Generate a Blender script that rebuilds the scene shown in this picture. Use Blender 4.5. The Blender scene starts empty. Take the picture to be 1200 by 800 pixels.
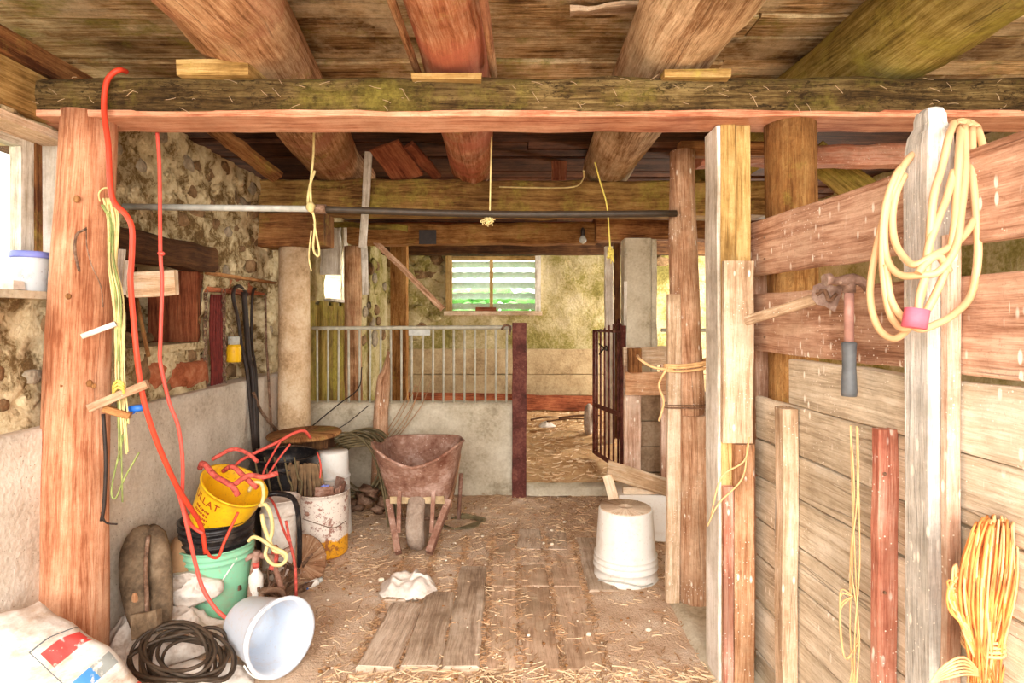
import bpy, math, random
from mathutils import Vector, Matrix, Euler
from mathutils import noise as mn
R = random.Random(7)
V = Vector
C = bpy.context.scene.collection
PI = math.pi
# ------------------------------------------------------------ camera, world, light, exposure
F, HC, HY = 680.0, 1.2, 373.0
cam_d = bpy.data.cameras.new('camera'); cam = bpy.data.objects.new('camera', cam_d); C.objects.link(cam)
cam.location = (0, 0, HC); cam.rotation_euler = (PI/2, 0, 0)
cam_d.sensor_width = 36; cam_d.lens = 36*F/1200; cam_d.shift_y = -(400-HY)/1200; cam_d.clip_start = 0.02
bpy.context.scene.camera = cam
vs = bpy.context.scene.view_settings
vs.view_transform = 'Standard'; vs.look = 'None'; vs.gamma = 1; vs.use_curve_mapping = False
vs.exposure = 0.62
wd = bpy.data.worlds.new('sky'); bpy.context.scene.world = wd; wd.use_nodes = True
wn = wd.node_tree; bgn = wn.nodes['Background']
bgn.inputs[0].default_value = (1.0, 0.97, 0.93, 1); bgn.inputs[1].default_value = 3.2
bpy.context.scene.cycles.max_bounces = 10
bpy.context.scene.cycles.diffuse_bounces = 8
bpy.context.scene.cycles.sample_clamp_indirect = 8
def area(name, loc, rot, sx, sy, e, col=(1, .96, .9)):
    d = bpy.data.lights.new(name, 'AREA'); d.shape = 'RECTANGLE'; d.size = sx; d.size_y = sy; d.energy = e; d.color = col
    o = bpy.data.objects.new(name, d); C.objects.link(o); o.location = loc; o.rotation_euler = rot
    return o
# daylight of the wide open barn door behind the camera, and of the small side window
area('door_daylight', (0.1, -1.5, 1.75), (math.radians(72), 0, 0), 3.4, 1.8, 115, (1, .97, .92))
area('stall_fill', (2.78, 5.82, 1.35), (0, math.radians(90), 0), 1.0, .9, 85, (1, .95, .82))  # added fill lamp, brightens the deep stall from an invented side opening
area('window_daylight', (-1.95, 4.72, 1.55), (0, math.radians(-90), 0), .36, .3, 25, (1, .98, .92))

def at(px, py, Y): return V(((px-600)*Y/F, Y, HC+(HY-py)*Y/F))
def xat(px, Y): return (px-600)*Y/F
def zat(py, Y): return HC+(HY-py)*Y/F
def nz(*a): return mn.noise(V((tuple(a)+(0, 0))[:3]))
def hexc(h):
    r = [int(h[i:i+2], 16)/255 for i in (1, 3, 5)]
    return tuple(x/12.92 if x <= .04045 else ((x+.055)/1.055)**2.4 for x in r)+(1.0,)
# ------------------------------------------------------------ materials
class NT:
    def __init__(s, name, rough=.8, spec=.25):
        s.m = bpy.data.materials.new(name); s.m.use_nodes = True
        s.t = s.m.node_tree; s.b = s.t.nodes['Principled BSDF']
        s.b.inputs['Roughness'].default_value = rough; s.b.inputs['Specular IOR Level'].default_value = spec
    def put(s, sock, v):
        if isinstance(v, bpy.types.NodeSocket): s.t.links.new(v, sock)
        elif isinstance(v, str): sock.default_value = hexc(v)
        else: sock.default_value = v
    def nd(s, ty, ins=None, **pr):
        n = s.t.nodes.new(ty)
        for k, v in pr.items(): setattr(n, k, v)
        for k, v in (ins or {}).items(): s.put(n.inputs[k], v)
        return n
    def math(s, op, a, b=0.0, c=None):
        n = s.nd('ShaderNodeMath', {0: a, 1: b}, operation=op)
        if c is not None: s.put(n.inputs[2], c)
        return n.outputs[0]
    def noise(s, vec, scale, detail=4, rough=.55, dist=0):
        return s.nd('ShaderNodeTexNoise', {'Vector': vec, 'Scale': scale, 'Detail': detail, 'Roughness': rough, 'Distortion': dist}).outputs[0]
    def vor(s, vec, scale, feature='F1'):
        return s.nd('ShaderNodeTexVoronoi', {'Vector': vec, 'Scale': scale}, feature=feature).outputs[0]
    def ramp(s, f, stops):
        n = s.nd('ShaderNodeValToRGB', {0: f}); e = n.color_ramp.elements
        while len(e) < len(stops): e.new(.5)
        for el, (p, c) in zip(e, stops):
            el.position = p; el.color = hexc(c) if isinstance(c, str) else ((c, c, c, 1) if isinstance(c, (int, float)) else c)
        return n.outputs[0]
    def mix(s, f, a, b, mode='MIX'):
        n = s.nd('ShaderNodeMix', data_type='RGBA', blend_type=mode)
        s.put(n.inputs[0], f); s.put(n.inputs[6], a); s.put(n.inputs[7], b); return n.outputs[2]
    def step(s, f, lo, hi):
        return s.nd('ShaderNodeMapRange', {0: f, 1: lo, 2: hi}).outputs[0]
    def scale(s, vec, x, y, z, off=None):
        n = s.nd('ShaderNodeMapping', {'Vector': vec, 'Scale': (x, y, z)})
        if off is not None: s.put(n.inputs['Location'], off)
        return n.outputs[0]
    def pos(s): return s.nd('ShaderNodeNewGeometry').outputs['Position']
    def uv(s): return s.nd('ShaderNodeUVMap').outputs[0]
    def rnd(s): return s.nd('ShaderNodeObjectInfo').outputs['Random']
    def done(s, col, bump=None, strength=.5, dist=.01, rough=None):
        s.put(s.b.inputs['Base Color'], col)
        if rough is not None: s.put(s.b.inputs['Roughness'], rough)
        if bump is not None:
            n = s.nd('ShaderNodeBump', {'Height': bump, 'Strength': strength, 'Distance': dist})
            s.t.links.new(n.outputs[0], s.b.inputs['Normal'])
        return s.m
def wood(name, dark, mid, light, moss=0, moss_c='#7d7a2a', paint=None, paint_amt=.5, spots=0, bump=.6, rough=.85, tone=.35, cracks=1, bark=0, stain=.5):
    n = NT(name, rough)
    r = n.rnd(); off = n.nd('ShaderNodeCombineXYZ', {0: n.math('MULTIPLY', r, 31.0), 1: n.math('MULTIPLY', r, 17.0), 2: n.math('MULTIPLY', r, 53.0)}).outputs[0]
    uv = n.uv(); P = n.nd('ShaderNodeVectorMath', {0: n.pos(), 1: off}, operation='ADD').outputs[0]
    g1 = n.noise(n.scale(uv, 70, 3.4, 1, off), 1.0, 8, .72, .3)
    g2 = n.noise(n.scale(uv, 10, .8, 1, off), 1.0, 5, .62, .3)
    g4 = n.noise(n.scale(uv, 290, 16, 1, off), 1.0, 3, .6)
    g3 = n.noise(P, 4, 8, .68)
    g = n.math('ADD', n.math('ADD', n.math('MULTIPLY', g1, .36), n.math('MULTIPLY', g4, .16)), n.math('ADD', n.math('MULTIPLY', g2, .24), n.math('MULTIPLY', g3, .24)))
    col = n.ramp(g, [(.425, dark), (.49, mid), (.56, light)])
    rc = n.math('MULTIPLY_ADD', r, tone, 1-tone/2)
    blot = n.math('MULTIPLY', rc, n.nd('ShaderNodeMapRange', {0: n.noise(P, 2.2, 9, .72), 1: .36, 2: .6, 3: 1-stain, 4: 1.08}).outputs[0])
    col = n.mix(1.0, col, n.nd('ShaderNodeCombineColor', {0: blot, 1: n.math('POWER', blot, 1.12), 2: n.math('POWER', blot, 1.3)}).outputs[0], 'MULTIPLY')
    h = n.math('ADD', g1, n.math('MULTIPLY', g4, .5))
    if bark:
        k = n.noise(n.scale(uv, 75, 26, 1, off), 1, 9, .8, .8)
        k2 = n.noise(n.scale(uv, 22, 9, 1, off), 1, 5, .7, .5)
        k = n.math('ADD', n.math('MULTIPLY', k, .65), n.math('MULTIPLY', k2, .35))
        col = n.mix(n.math('MULTIPLY', n.step(k, .49, .42), bark), col, dark); h = n.math('ADD', h, n.math('MULTIPLY', k, 5))
    if paint:
        pm = n.step(n.noise(n.scale(P, 1, 1, .7), 3.0, 7, .7), .62-.3*paint_amt, .74-.3*paint_amt)
        pc = n.mix(n.step(n.noise(P, 45, 5, .7), .35, .65), paint, n.mix(.45, paint, mid))
        col = n.mix(n.math('MULTIPLY', pm, .75), col, pc)
    if moss:
        mm = n.step(n.noise(P, 3.2, 8, .75), .66-.35*moss, .78-.3*moss)
        mc = n.mix(n.step(n.noise(P, 34, 6, .75), .35, .62), moss_c, n.mix(.55, moss_c, '#d3c35c'))
        col = n.mix(n.math('MULTIPLY', mm, .8), col, mc); h = n.math('ADD', h, n.math('MULTIPLY', mm, n.noise(P, 60, 4)))
    if cracks:
        cn = n.noise(n.scale(uv, 20, .45, 1, off), 1.0, 1.5, .5, .1)
        cr = n.step(n.math('ABSOLUTE', n.math('SUBTRACT', cn, .47)), .0, .007)
        gate = n.step(n.noise(n.scale(uv, 9, 1.6, 1, off), 1.0, 3), .5, .6)
        crm = n.math('MULTIPLY', n.math('MULTIPLY', n.math('SUBTRACT', 1.0, cr), gate), .7*cracks)
        col = n.mix(crm, col, n.mix(.6, dark, '#1c0f08')); h = n.math('SUBTRACT', h, n.math('MULTIPLY', crm, 1.2))
    gr = n.step(n.noise(P, 150, 5, .75), .56, .68)
    col = n.mix(n.math('MULTIPLY', gr, .5), col, dark)
    if spots:
        v = n.vor(n.scale(P, 42, 42, 15), 1.0); sm = n.math('MULTIPLY', n.step(v, .22, .14), n.step(n.noise(P, 6, 3), .62-.22*spots, .66-.18*spots))
        v2 = n.vor(n.scale(P, 120, 120, 10), 1.0); s2 = n.math('MULTIPLY', n.step(v2, .15, .07), n.step(n.noise(P, 9, 2), .54, .58))
        v3 = n.vor(P, 85); s3 = n.math('MULTIPLY', n.step(v3, .17, .11), n.step(n.noise(P, 7, 2), .5, .55))
        col = n.mix(n.math('MAXIMUM', n.math('MAXIMUM', sm, s3), n.math('MULTIPLY', s2, .6)), col, '#f3e9da')
    return n.done(col, h, bump, .006)
def rough_mat(name, stops, scale=6, fine=60, rough=.9, bump=.5, dist=.01, speck=None, speck_amt=.1, spec=.2):
    n = NT(name, rough, spec); P = n.pos()
    a = n.noise(P, scale, 6, .65); b = n.noise(P, fine, 4, .6)
    f = n.math('ADD', n.math('MULTIPLY', a, .7), n.math('MULTIPLY', b, .3))
    col = n.ramp(f, stops)
    if speck: col = n.mix(n.step(n.vor(P, fine*.9), speck_amt, speck_amt*.6), col, speck)
    return n.done(col, n.math('ADD', a, b), bump, dist)
def plastic(name, c, dirt='#8a6a4a', amt=.3, rough=.45, trans=0):
    n = NT(name, rough, .4); P = n.pos()
    m = n.math('MULTIPLY', n.step(n.noise(P, 14, 6, .7), .52, .72), amt)
    s = n.math('MULTIPLY', n.step(n.noise(P, 90, 3, .6), .6, .7), amt)
    if trans: n.b.inputs['Transmission Weight'].default_value = trans
    return n.done(n.mix(n.math('MAXIMUM', m, s), c, dirt), n.noise(P, 60, 3), .12, .004)
def flat(name, c, rough=.7, spec=.3, var=.25, scale=30):
    n = NT(name, rough, spec); P = n.pos(); f = n.noise(P, scale, 4)
    d = [max(0, x*(1-var)) for x in hexc(c)[:3]]+[1]; l = [min(1, x*(1+var)) for x in hexc(c)[:3]]+[1]
    return n.done(n.ramp(f, [(.35, tuple(d)), (.65, tuple(l))]), f, .25, .003)
M = {}
M['beam_bark'] = wood('mossy_bark', '#3c2b16', '#80653a', '#b79c66', moss=.42, moss_c='#6c5c1e', bump=1.0, bark=1, tone=0, cracks=0, stain=.45)
M['beam_pink'] = wood('hewn_pink_wood', '#a05c40', '#cd9070', '#e0ae90', bump=.5, tone=.1, stain=.2)
M['deck'] = wood('deck_board', '#5f4022', '#bf9865', '#f0daae', moss=.34, moss_c='#6f6a24', paint='#f0dcb4', paint_amt=.42, tone=.7, stain=.7)  # cream blotches paint bright highlights into the front ceiling boards
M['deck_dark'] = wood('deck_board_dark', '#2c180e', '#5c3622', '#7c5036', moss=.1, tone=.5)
M['joist'] = wood('bark_joist', '#6c4226', '#b5845c', '#dcb48c', moss=.2, moss_c='#8b7f3a', paint='#b0705a', paint_amt=.3, bump=.9, tone=.1)
M['joist_red'] = wood('red_joist', '#80482e', '#b8744f', '#dba684', moss=.25, moss_c='#9a8348', paint='#c8705a', paint_amt=.5, bump=.7, tone=.1)
M['joist_moss'] = wood('mossy_joist', '#6a5828', '#a89248', '#d6c276', moss=.5, moss_c='#a0943c', bump=.9, tone=.1)
M['joist_pale'] = wood('pale_joist', '#946c48', '#d3b08a', '#f0d8b4', moss=.22, moss_c='#a39850', bump=.9, tone=.1)
M['post_red'] = wood('red_brown_log', '#9c5c3c', '#c98c68', '#dfae8c', bump=.7, tone=.05, paint='#c27a54', paint_amt=.35, stain=.3)
M['post_tan'] = wood('tan_log', '#8a5c3e', '#c49674', '#e2bfa0', bump=.8, tone=.05, spots=.3)
M['post_orange'] = wood('orange_bark_post', '#7c4c20', '#bc8348', '#d9a766', moss=.25, moss_c='#a08c3a', bump=1.0, bark=.5, tone=.1)
M['timber'] = wood('brown_timber', '#5a3218', '#96643a', '#bb8a56', moss=.3, moss_c='#77682a', tone=.2)
M['timber_green'] = wood('green_brown_timber', '#5a4a1c', '#8c7436', '#b89c54', moss=.6, moss_c='#7c7428', tone=.2)
M['plank_brown'] = wood('speckled_brown_plank', '#8a6048', '#b88e74', '#d3b096', spots=.9, tone=.15, bump=.6, stain=.35)
M['plank_grey'] = wood('weathered_grey_plank', '#a6947c', '#cdbca2', '#e4d8c4', spots=.45, tone=.16, bump=.6, stain=.3)
M['plank_bleached'] = wood('bleached_board', '#a88768', '#d6b898', '#ecd8bf', spots=.3, tone=.15)
M['plank_yellow'] = wood('yellowed_board', '#8a6a38', '#c09a5c', '#dcbc80', moss=.25, moss_c='#96883a', tone=.1)
M['post_grey'] = wood('silver_grey_post', '#a09c94', '#c9c5bd', '#e4dfd6', moss=.18, moss_c='#b9a860', spots=.4, tone=0)
M['post_pinkish'] = wood('pinkish_post', '#a5775c', '#cdA58c'.lower(), '#e6cbb6', spots=.9, tone=.1)
M['red_wood'] = wood('red_painted_wood', '#ac6450', '#d08c74', '#e4b4a0', spots=.6, tone=.1)
M['orange_wood'] = wood('orange_wood', '#9c6440', '#cf9c74', '#e4bc98', spots=.3, tone=.1)
M['red_dark_wood'] = wood('dark_red_board', '#64301c', '#9a5436', '#bc7650', tone=.2)
M['white_wood'] = wood('white_painted_wood', '#b9ab96', '#e8e0d2', '#f7f2ea', tone=.05, cracks=.4)
M['pale_wood'] = wood('pale_fresh_wood', '#c79e76', '#e8c8a4', '#f5e2c8', tone=.1, cracks=.4)
M['timber_mid'] = wood('mossy_brown_timber', '#5a3a1c', '#96703e', '#bb985c', moss=.45, moss_c='#807430', tone=.1)
M['dark_wood'] = wood('dark_timber', '#2c1a0e', '#553620', '#74502f', tone=.2)
M['floor_board'] = wood('worn_floor_board', '#a58c76', '#d0b8a0', '#e8d6c2', tone=.15, bump=1.0)
M['floor_board_dirty'] = wood('dirt_covered_floor_board', '#b59376', '#d6b69a', '#e4caae', tone=.08, bump=.5, cracks=.4)
def mortarmat():
    n = NT('pale_mortar', .92, .15); P = n.pos()
    d = n.nd('ShaderNodeVectorMath', {0: P, 1: n.nd('ShaderNodeVectorMath', {0: n.nd('ShaderNodeTexNoise', {'Vector': P, 'Scale': 7.0, 'Detail': 5}).outputs[1], 1: (.16, .16, .16)}, operation='MULTIPLY').outputs[0]}, operation='ADD').outputs[0]
    a = n.noise(d, 8, 9, .72); b = n.noise(P, 60, 6, .7); c = n.noise(P, 2.2, 4)
    f = n.math('ADD', n.math('ADD', n.math('MULTIPLY', a, .6), n.math('MULTIPLY', b, .2)), n.math('MULTIPLY', c, .2))
    col = n.ramp(f, [(.40, '#6c5233'), (.455, '#a08458'), (.475, '#cbb48a'), (.6, '#e8d9b4')])
    return n.done(col, n.math('ADD', n.math('MULTIPLY', n.step(f, .42, .5), .8), b), .9, .012)
M['mortar'] = mortarmat()
M['stone'] = rough_mat('brown_stone', [(.35, '#54402a'), (.5, '#86694a'), (.68, '#ac8c68')], 14, 70, bump=.8)
M['stone_grey'] = rough_mat('grey_stone', [(.35, '#6f6353'), (.5, '#9a8b76'), (.68, '#bcae98')], 14, 70, bump=.8)
M['concrete'] = rough_mat('whitewashed_concrete', [(.34, '#a09280'), (.46, '#c9bcab'), (.62, '#e0d6c8')], 3.5, 60, bump=.5, speck='#8c7a60', speck_amt=.12)
M['concrete_light'] = rough_mat('pale_concrete', [(.34, '#9c8f78'), (.46, '#c0b49c'), (.62, '#d8cfba')], 5, 60, bump=.4, speck='#a3927a', speck_amt=.1)
M['concrete_brown'] = rough_mat('brown_board_concrete', [(.34, '#8a7354'), (.47, '#b49b76'), (.62, '#ccb690')], 4, 50, bump=.5)
M['plaster_moss'] = rough_mat('mossy_plaster', [(.34, '#6a6030'), (.43, '#8f8348'), (.52, '#b5a578'), (.64, '#cfc09c')], 2.6, 40, bump=.9)
M['block'] = rough_mat('concrete_block', [(.34, '#6c5540'), (.5, '#937a60'), (.66, '#b09a80')], 8, 60, bump=.6)
M['dirt'] = rough_mat('barn_floor_dirt', [(.36, '#b08c6c'), (.43, '#d4b294'), (.52, '#e2c6aa'), (.62, '#eed8c2')], 4.5, 120, bump=1.0, speck='#e6cda8', speck_amt=.13)
M['litter'] = rough_mat('stall_litter', [(.36, '#a87a4c'), (.47, '#c99e70'), (.6, '#dcb88a')], 5, 110, bump=1.0, speck='#e8c898', speck_amt=.15)
M['bounce_ground'] = rough_mat('pale_bounce_ground', [(.35, '#b0a48e'), (.6, '#d6ccb8')], 3, 40)  # ground outside made pale to bounce daylight up to the ceiling
M['leaf'] = rough_mat('green_foliage', [(.35, '#5fae50'), (.6, '#b4e49a')], 6, 60)
M['straw'] = flat('straw', '#dec09a', var=.2, scale=12)
M['straw_dark'] = flat('dark_straw', '#a8825e', var=.3, scale=12)
M['chip'] = flat('pale_chips', '#eddcc4', var=.15)
M['hose_tan'] = flat('tan_hose_rubber', '#d9ad80', .45, .4, .12, 8)
M['tape_pink'] = flat('pink_tape', '#e0687c', .6, .3, .15)
M['cord_red'] = flat('red_orange_cord', '#d8452c', .5, .4, .1)
M['cord_pink'] = flat('pink_red_cord', '#e25a4c', .5, .4, .1)
M['twine'] = flat('cream_twine', '#dcc88c', .8, .2, .2)
M['twine_yellow'] = flat('yellow_twine', '#d9c662', .8, .2, .2)
M['twine_green'] = flat('green_twine', '#8f9a5c', .8, .2, .3)
M['twine_orange'] = flat('orange_baling_twine', '#ee9450', .6, .3, .3)
M['twine_gold'] = flat('golden_baling_twine', '#eec088', .6, .3, .2)
M['hose_dark'] = flat('black_hose', '#45382c', .6, .3, .3)
M['hose_olive'] = flat('olive_cable', '#6f6144', .7, .3, .3)
M['black_plastic'] = plastic('black_plastic', '#1d1a1c', '#7a6a5c', .45, .4)
M['white_plastic'] = plastic('white_plastic', '#eeeae2', '#c4a684', .35, .5)
M['blue_white_plastic'] = plastic('pale_blue_plastic', '#cfd8e4', '#c9b094', .4, .4)
M['mint'] = plastic('mint_plastic', '#8fd0aa', '#b9a284', .5, .45)
M['yellow'] = plastic('yellow_plastic', '#f2c01c', '#b0702c', .55, .42)
M['red_strap'] = flat('red_strap', '#c4574c', .8, .2, .45, 60)
M['galv'] = flat('galvanised_steel', '#b9bab2', .45, .5, .15)
M['pipe_dark'] = flat('dark_pipe', '#3c3126', .55, .4, .2)
M['rail_steel'] = flat('grey_rail_steel', '#b8b3a0', .5, .4, .15)
M['rust_dark'] = rough_mat('dark_brown_steel', [(.35, '#3c1c16'), (.5, '#5f3028'), (.68, '#875446')], 12, 70, rough=.65, bump=.3, speck='#c9a994', speck_amt=.07)
M['rust'] = rough_mat('rusty_steel', [(.35, '#6c4232'), (.5, '#96705e'), (.66, '#c0a294')], 10, 60, rough=.75, bump=.4, speck='#e0cabc', speck_amt=.12)
M['iron'] = rough_mat('old_iron', [(.35, '#4a362a'), (.5, '#785a46'), (.68, '#a08470')], 20, 80, rough=.6, bump=.3)
M['iron_black'] = flat('black_iron', '#2e221c', .6, .4, .3)
M['hammer_steel'] = rough_mat('rusted_hammer_steel', [(.35, '#5c4438'), (.5, '#866a5c'), (.68, '#ae9a8c')], 30, 90, rough=.5, bump=.2)
M['grip'] = flat('grey_rubber_grip', '#5c5e60', .5, .4, .2)
M['shaft'] = flat('worn_pink_shaft', '#b5877a', .4, .4, .2)
M['leather'] = rough_mat('dark_brown_leather', [(.35, '#4c3d2e'), (.5, '#74604a'), (.68, '#98836a')], 9, 60, rough=.75, bump=.5)
M['tyre'] = rough_mat('dusty_rubber', [(.35, '#7c6a5c'), (.5, '#a18e7e'), (.68, '#bfae9e')], 12, 90, bump=.6)
M['cloth'] = rough_mat('dirty_white_cloth', [(.33, '#b09a86'), (.45, '#dccfc2'), (.62, '#f1e9e0')], 8, 60, bump=.3)
M['beige_paint'] = wood('whitewashed_column', '#b08c64', '#d6b48c', '#e8cfae', tone=0, cracks=.2, bump=.4)
M['blue'] = flat('blue_plastic', '#2f6fc9', .4, .4, .1)
M['lid_purple'] = flat('purple_lid', '#7880c8', .4, .4, .1)
M['slat'] = rough_mat('louvre_slat', [(.35, '#cfe6d4'), (.6, '#f2fbf4')], 5, 40, rough=.6, bump=.1)
M['redprint'] = flat('red_print', '#a8401c', .6, .3, .2)
M['greyprint'] = flat('grey_print', '#c4c2bc', .6, .3, .1)
def glassm():
    n = NT('window_glass', .05, .5); n.b.inputs['Transmission Weight'].default_value = 1; n.b.inputs['IOR'].default_value = 1.05
    n.b.inputs['Base Color'].default_value = (.93, 1, .95, 1); return n.m
M['glass'] = glassm()
def rustywhite():
    n = NT('rust_flecked_white_enamel', .5, .4); P = n.pos()
    z = n.nd('ShaderNodeSeparateXYZ', {0: P}).outputs[2]
    base = n.mix(n.step(n.math('ADD', z, n.math('MULTIPLY', n.noise(P, 25), .05)), .118, .112), '#e8dccf', '#e6a422')
    r = n.math('MAXIMUM', n.step(n.noise(P, 30, 6, .7), .54, .6), n.step(n.noise(P, 110, 4, .6), .6, .66))
    return n.done(n.mix(n.math('MULTIPLY', r, .85), base, '#8c4c34'), n.noise(P, 50), .3, .004)
M['rustwhite'] = rustywhite()
def sackmat():
    n = NT('printed_white_sack', .55, .3); uv = n.nd('ShaderNodeSeparateXYZ', {0: n.uv()}); u, v = uv.outputs[0], uv.outputs[1]; P = n.pos()
    def box(a, b, c, d):
        k = n.math('MULTIPLY', n.math('GREATER_THAN', u, a), n.math('LESS_THAN', u, b))
        return n.math('MULTIPLY', k, n.math('MULTIPLY', n.math('GREATER_THAN', v, c), n.math('LESS_THAN', v, d)))
    dirt = n.step(n.noise(n.scale(P, 3, 3, 9), 1.6, 8, .75), .45, .66)
    col = n.mix(n.math('MULTIPLY', dirt, .8), '#e4dfd8', '#a98868')
    wear = n.step(n.noise(P, 40, 5), .62, .55)
    frame = n.math('SUBTRACT', box(.325, 1.5, -1, .385), box(.333, 1.5, -1, .378))
    col = n.mix(frame, col, '#5c6468')
    col = n.mix(n.math('MULTIPLY', box(.37, .47, .03, .345), wear), col, '#e2504c')
    col = n.mix(n.math('MULTIPLY', box(.59, .67, .03, .19), wear), col, '#9ca09c')
    col = n.mix(n.math('MULTIPLY', box(.59, .67, .19, .34), wear), col, '#4c8cc8')
    col = n.mix(n.math('MULTIPLY', box(.82, .87, .0, .34), wear), col, '#e2604c')
    col = n.mix(n.math('MULTIPLY', box(.91, 1.02, .0, .34), wear), col, '#e86c58')
    return n.done(col, n.noise(P, 25, 4), .3, .01)
M['sack'] = sackmat()
# ------------------------------------------------------------ mesh builder
W = {}   # world origin of each built object
class MB:
    def __init__(s): s.v = []; s.f = []; s.uv = []; s.sm = []
    def face(s, idx, uvs=None, smooth=False):
        s.f.append(tuple(idx)); s.sm.append(smooth)
        if uvs is None: uvs = [(s.v[i][0]*.7+s.v[i][1]*.7, s.v[i][2]) for i in idx]
        s.uv.extend(uvs)
    def sweep(s, pts, prof, up=None, scales=None, caps=True, smooth=False, jit=None, closed=False):
        """prof: (a, b) pairs; a along the side direction, b along up"""
        pts = [V(p) for p in pts]; n = len(pts); m = len(prof)
        per = [0]
        for k in range(m):
            a = V(prof[k]); b = V(prof[(k+1) % m]); per.append(per[-1]+(b-a).length)
        base = len(s.v); L = 0; Ls = []; u_prev = None
        for i, p in enumerate(pts):
            if closed: t = pts[(i+1) % n]-pts[i-1]
            else: t = pts[min(i+1, n-1)]-pts[max(i-1, 0)]
            if t.length < 1e-9: t = V((0, 0, 1))
            t.normalize()
            if i: L += (pts[i]-pts[i-1]).length
            Ls.append(L)
            if up is not None: u = V(up)
            elif u_prev is None: u = V((0, 0, 1)) if abs(t.z) < .8 else V((0, 1, 0))
            else: u = u_prev
            side = t.cross(u)
            if side.length < 1e-6: side = t.orthogonal()
            side.normalize(); uu = side.cross(t).normalized(); u_prev = uu
            sc = scales[i] if scales else 1
            if not isinstance(sc, (tuple, list)): sc = (sc, sc)
            for k, (a, b) in enumerate(prof):
                q = V((a*sc[0], b*sc[1]))
                if jit: q = jit(q, i, k, L)
                s.v.append(p+side*q.x+uu*q.y)
        for i in range(n if closed else n-1):
            j = (i+1) % n; l0 = Ls[i]; l1 = Ls[j] if j > i else Ls[i]+(pts[j]-pts[i]).length
            for k in range(m):
                k2 = (k+1) % m
                s.face((base+i*m+k, base+i*m+k2, base+j*m+k2, base+j*m+k),
                       ((per[k], l0), (per[k+1], l0), (per[k+1], l1), (per[k], l1)), smooth)
        if caps and not closed:
            s.face([base+k for k in range(m)][::-1], [(p[0], p[1]*.3) for p in prof][::-1])
            s.face([base+(n-1)*m+k for k in range(m)], [(p[0], p[1]*.3) for p in prof])
        return s
    def plank(s, a, b, w, t, up=(0, 0, 1), seg=6, jit=.003, ch=.003, bow=0):
        """a to b centre line; w measured along up, t across"""
        a, b = V(a), V(b); sd = R.random()*99; hw, ht = w/2, t/2; c = min(ch, hw*.4, ht*.4)
        prof = [(-ht+c, -hw), (ht-c, -hw), (ht, -hw+c), (ht, hw-c), (ht-c, hw), (-ht+c, hw), (-ht, hw-c), (-ht, -hw+c)]
        def jf(q, i, k, L): return V((q.x+jit*.6*nz(L*9, k*.7, sd), q.y+jit*(nz(L*5, q.y*9+sd, 3)+.6*nz(L*19, q.y*9, sd))*1.4))
        pts = [a.lerp(b, i/seg) for i in range(seg+1)]
        if bow:
            for i, p in enumerate(pts): p.z += bow*math.sin(PI*i/seg)
        return s.sweep(pts, prof, up, jit=jf)
    def log(s, pts, rad, n=18, up=None, rough=.05, seg=None, knots=0, smooth=True, closed=False):
        sd = R.random()*99; P = cr(pts, seg or max(2, 14//max(1, len(pts)-1))); rr = interp(rad, len(P), len(pts))
        prof = [(math.cos(2*PI*k/n), math.sin(2*PI*k/n)) for k in range(n)]
        def jf(q, i, k, L):
            r = q.length; d = q.normalized(); z = 1+rough*(nz(d.x*1.2+sd, d.y*1.2, L*2.5)*1.3+.6*nz(d.x*4+sd, d.y*4, L*5))
            return q*z
        b0 = len(s.uv)
        s.sweep(P, prof, up, rr, smooth=smooth, jit=jf)
        rm = rad[0] if not isinstance(rad[0], (tuple, list)) else rad[0][0]
        for i in range(b0, len(s.uv)): s.uv[i] = (s.uv[i][0]*rm, s.uv[i][1])
        return s
    def tube(s, pts, r, n=6, sub=5, smooth=True, closed=False, curve=True):
        P = cr(pts, sub, closed) if curve and len(pts) > 2 else [V(p) for p in pts]
        prof = [(r*math.cos(2*PI*k/n), r*math.sin(2*PI*k/n)) for k in range(n)]
        return s.sweep(P, prof, smooth=smooth, closed=closed)
    def box(s, lo, hi, rot=None, ctr=None, jit=0):
        lo, hi = V(lo), V(hi); b = len(s.v); c = V(ctr) if ctr is not None else (lo+hi)/2
        for x in (lo.x, hi.x):
            for y in (lo.y, hi.y):
                for z in (lo.z, hi.z):
                    p = V((x, y, z))
                    if jit: p += V([R.uniform(-jit, jit) for _ in range(3)])
                    if rot is not None: p = c+rot@(p-c)
                    s.v.append(p)
        for q in ((0, 1, 3, 2), (4, 6, 7, 5), (0, 4, 5, 1), (2, 3, 7, 6), (0, 2, 6, 4), (1, 5, 7, 3)):
            P = [s.v[b+i] for i in q]; e0 = (P[1]-P[0]).length; e1 = (P[3]-P[0]).length
            uvs = [(0, 0), (0, e0), (e1, e0), (e1, 0)] if e0 >= e1 else [(0, 0), (e0, 0), (e0, e1), (0, e1)]
            s.face([b+i for i in q], uvs)
        return s
    def lathe(s, prof, mat=None, n=32, smooth=True, wob=0, closed=False):
        """prof: (r, z) from outside bottom up"""
        b = len(s.v); m = len(prof); mat = mat or Matrix()
        for (r, z) in prof:
            for k in range(n):
                a = 2*PI*k/n; w = 1+wob*nz(math.cos(a)*1.5, math.sin(a)*1.5, z*6)
                s.v.append(mat@V((r*w*math.cos(a), r*w*math.sin(a), z)))
        for i in range(m-1):
            for k in range(n):
                k2 = (k+1) % n
                s.face((b+i*n+k, b+i*n+k2, b+(i+1)*n+k2, b+(i+1)*n+k), ((k/n*.8, prof[i][1]), ((k+1)/n*.8, prof[i][1]), ((k+1)/n*.8, prof[i+1][1]), (k/n*.8, prof[i+1][1])), smooth)
        if prof[0][0] > 1e-4: s.face([b+k for k in range(n)][::-1])
        if prof[-1][0] > 1e-4 and not closed: s.face([b+(m-1)*n+k for k in range(n)])
        return s
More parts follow.
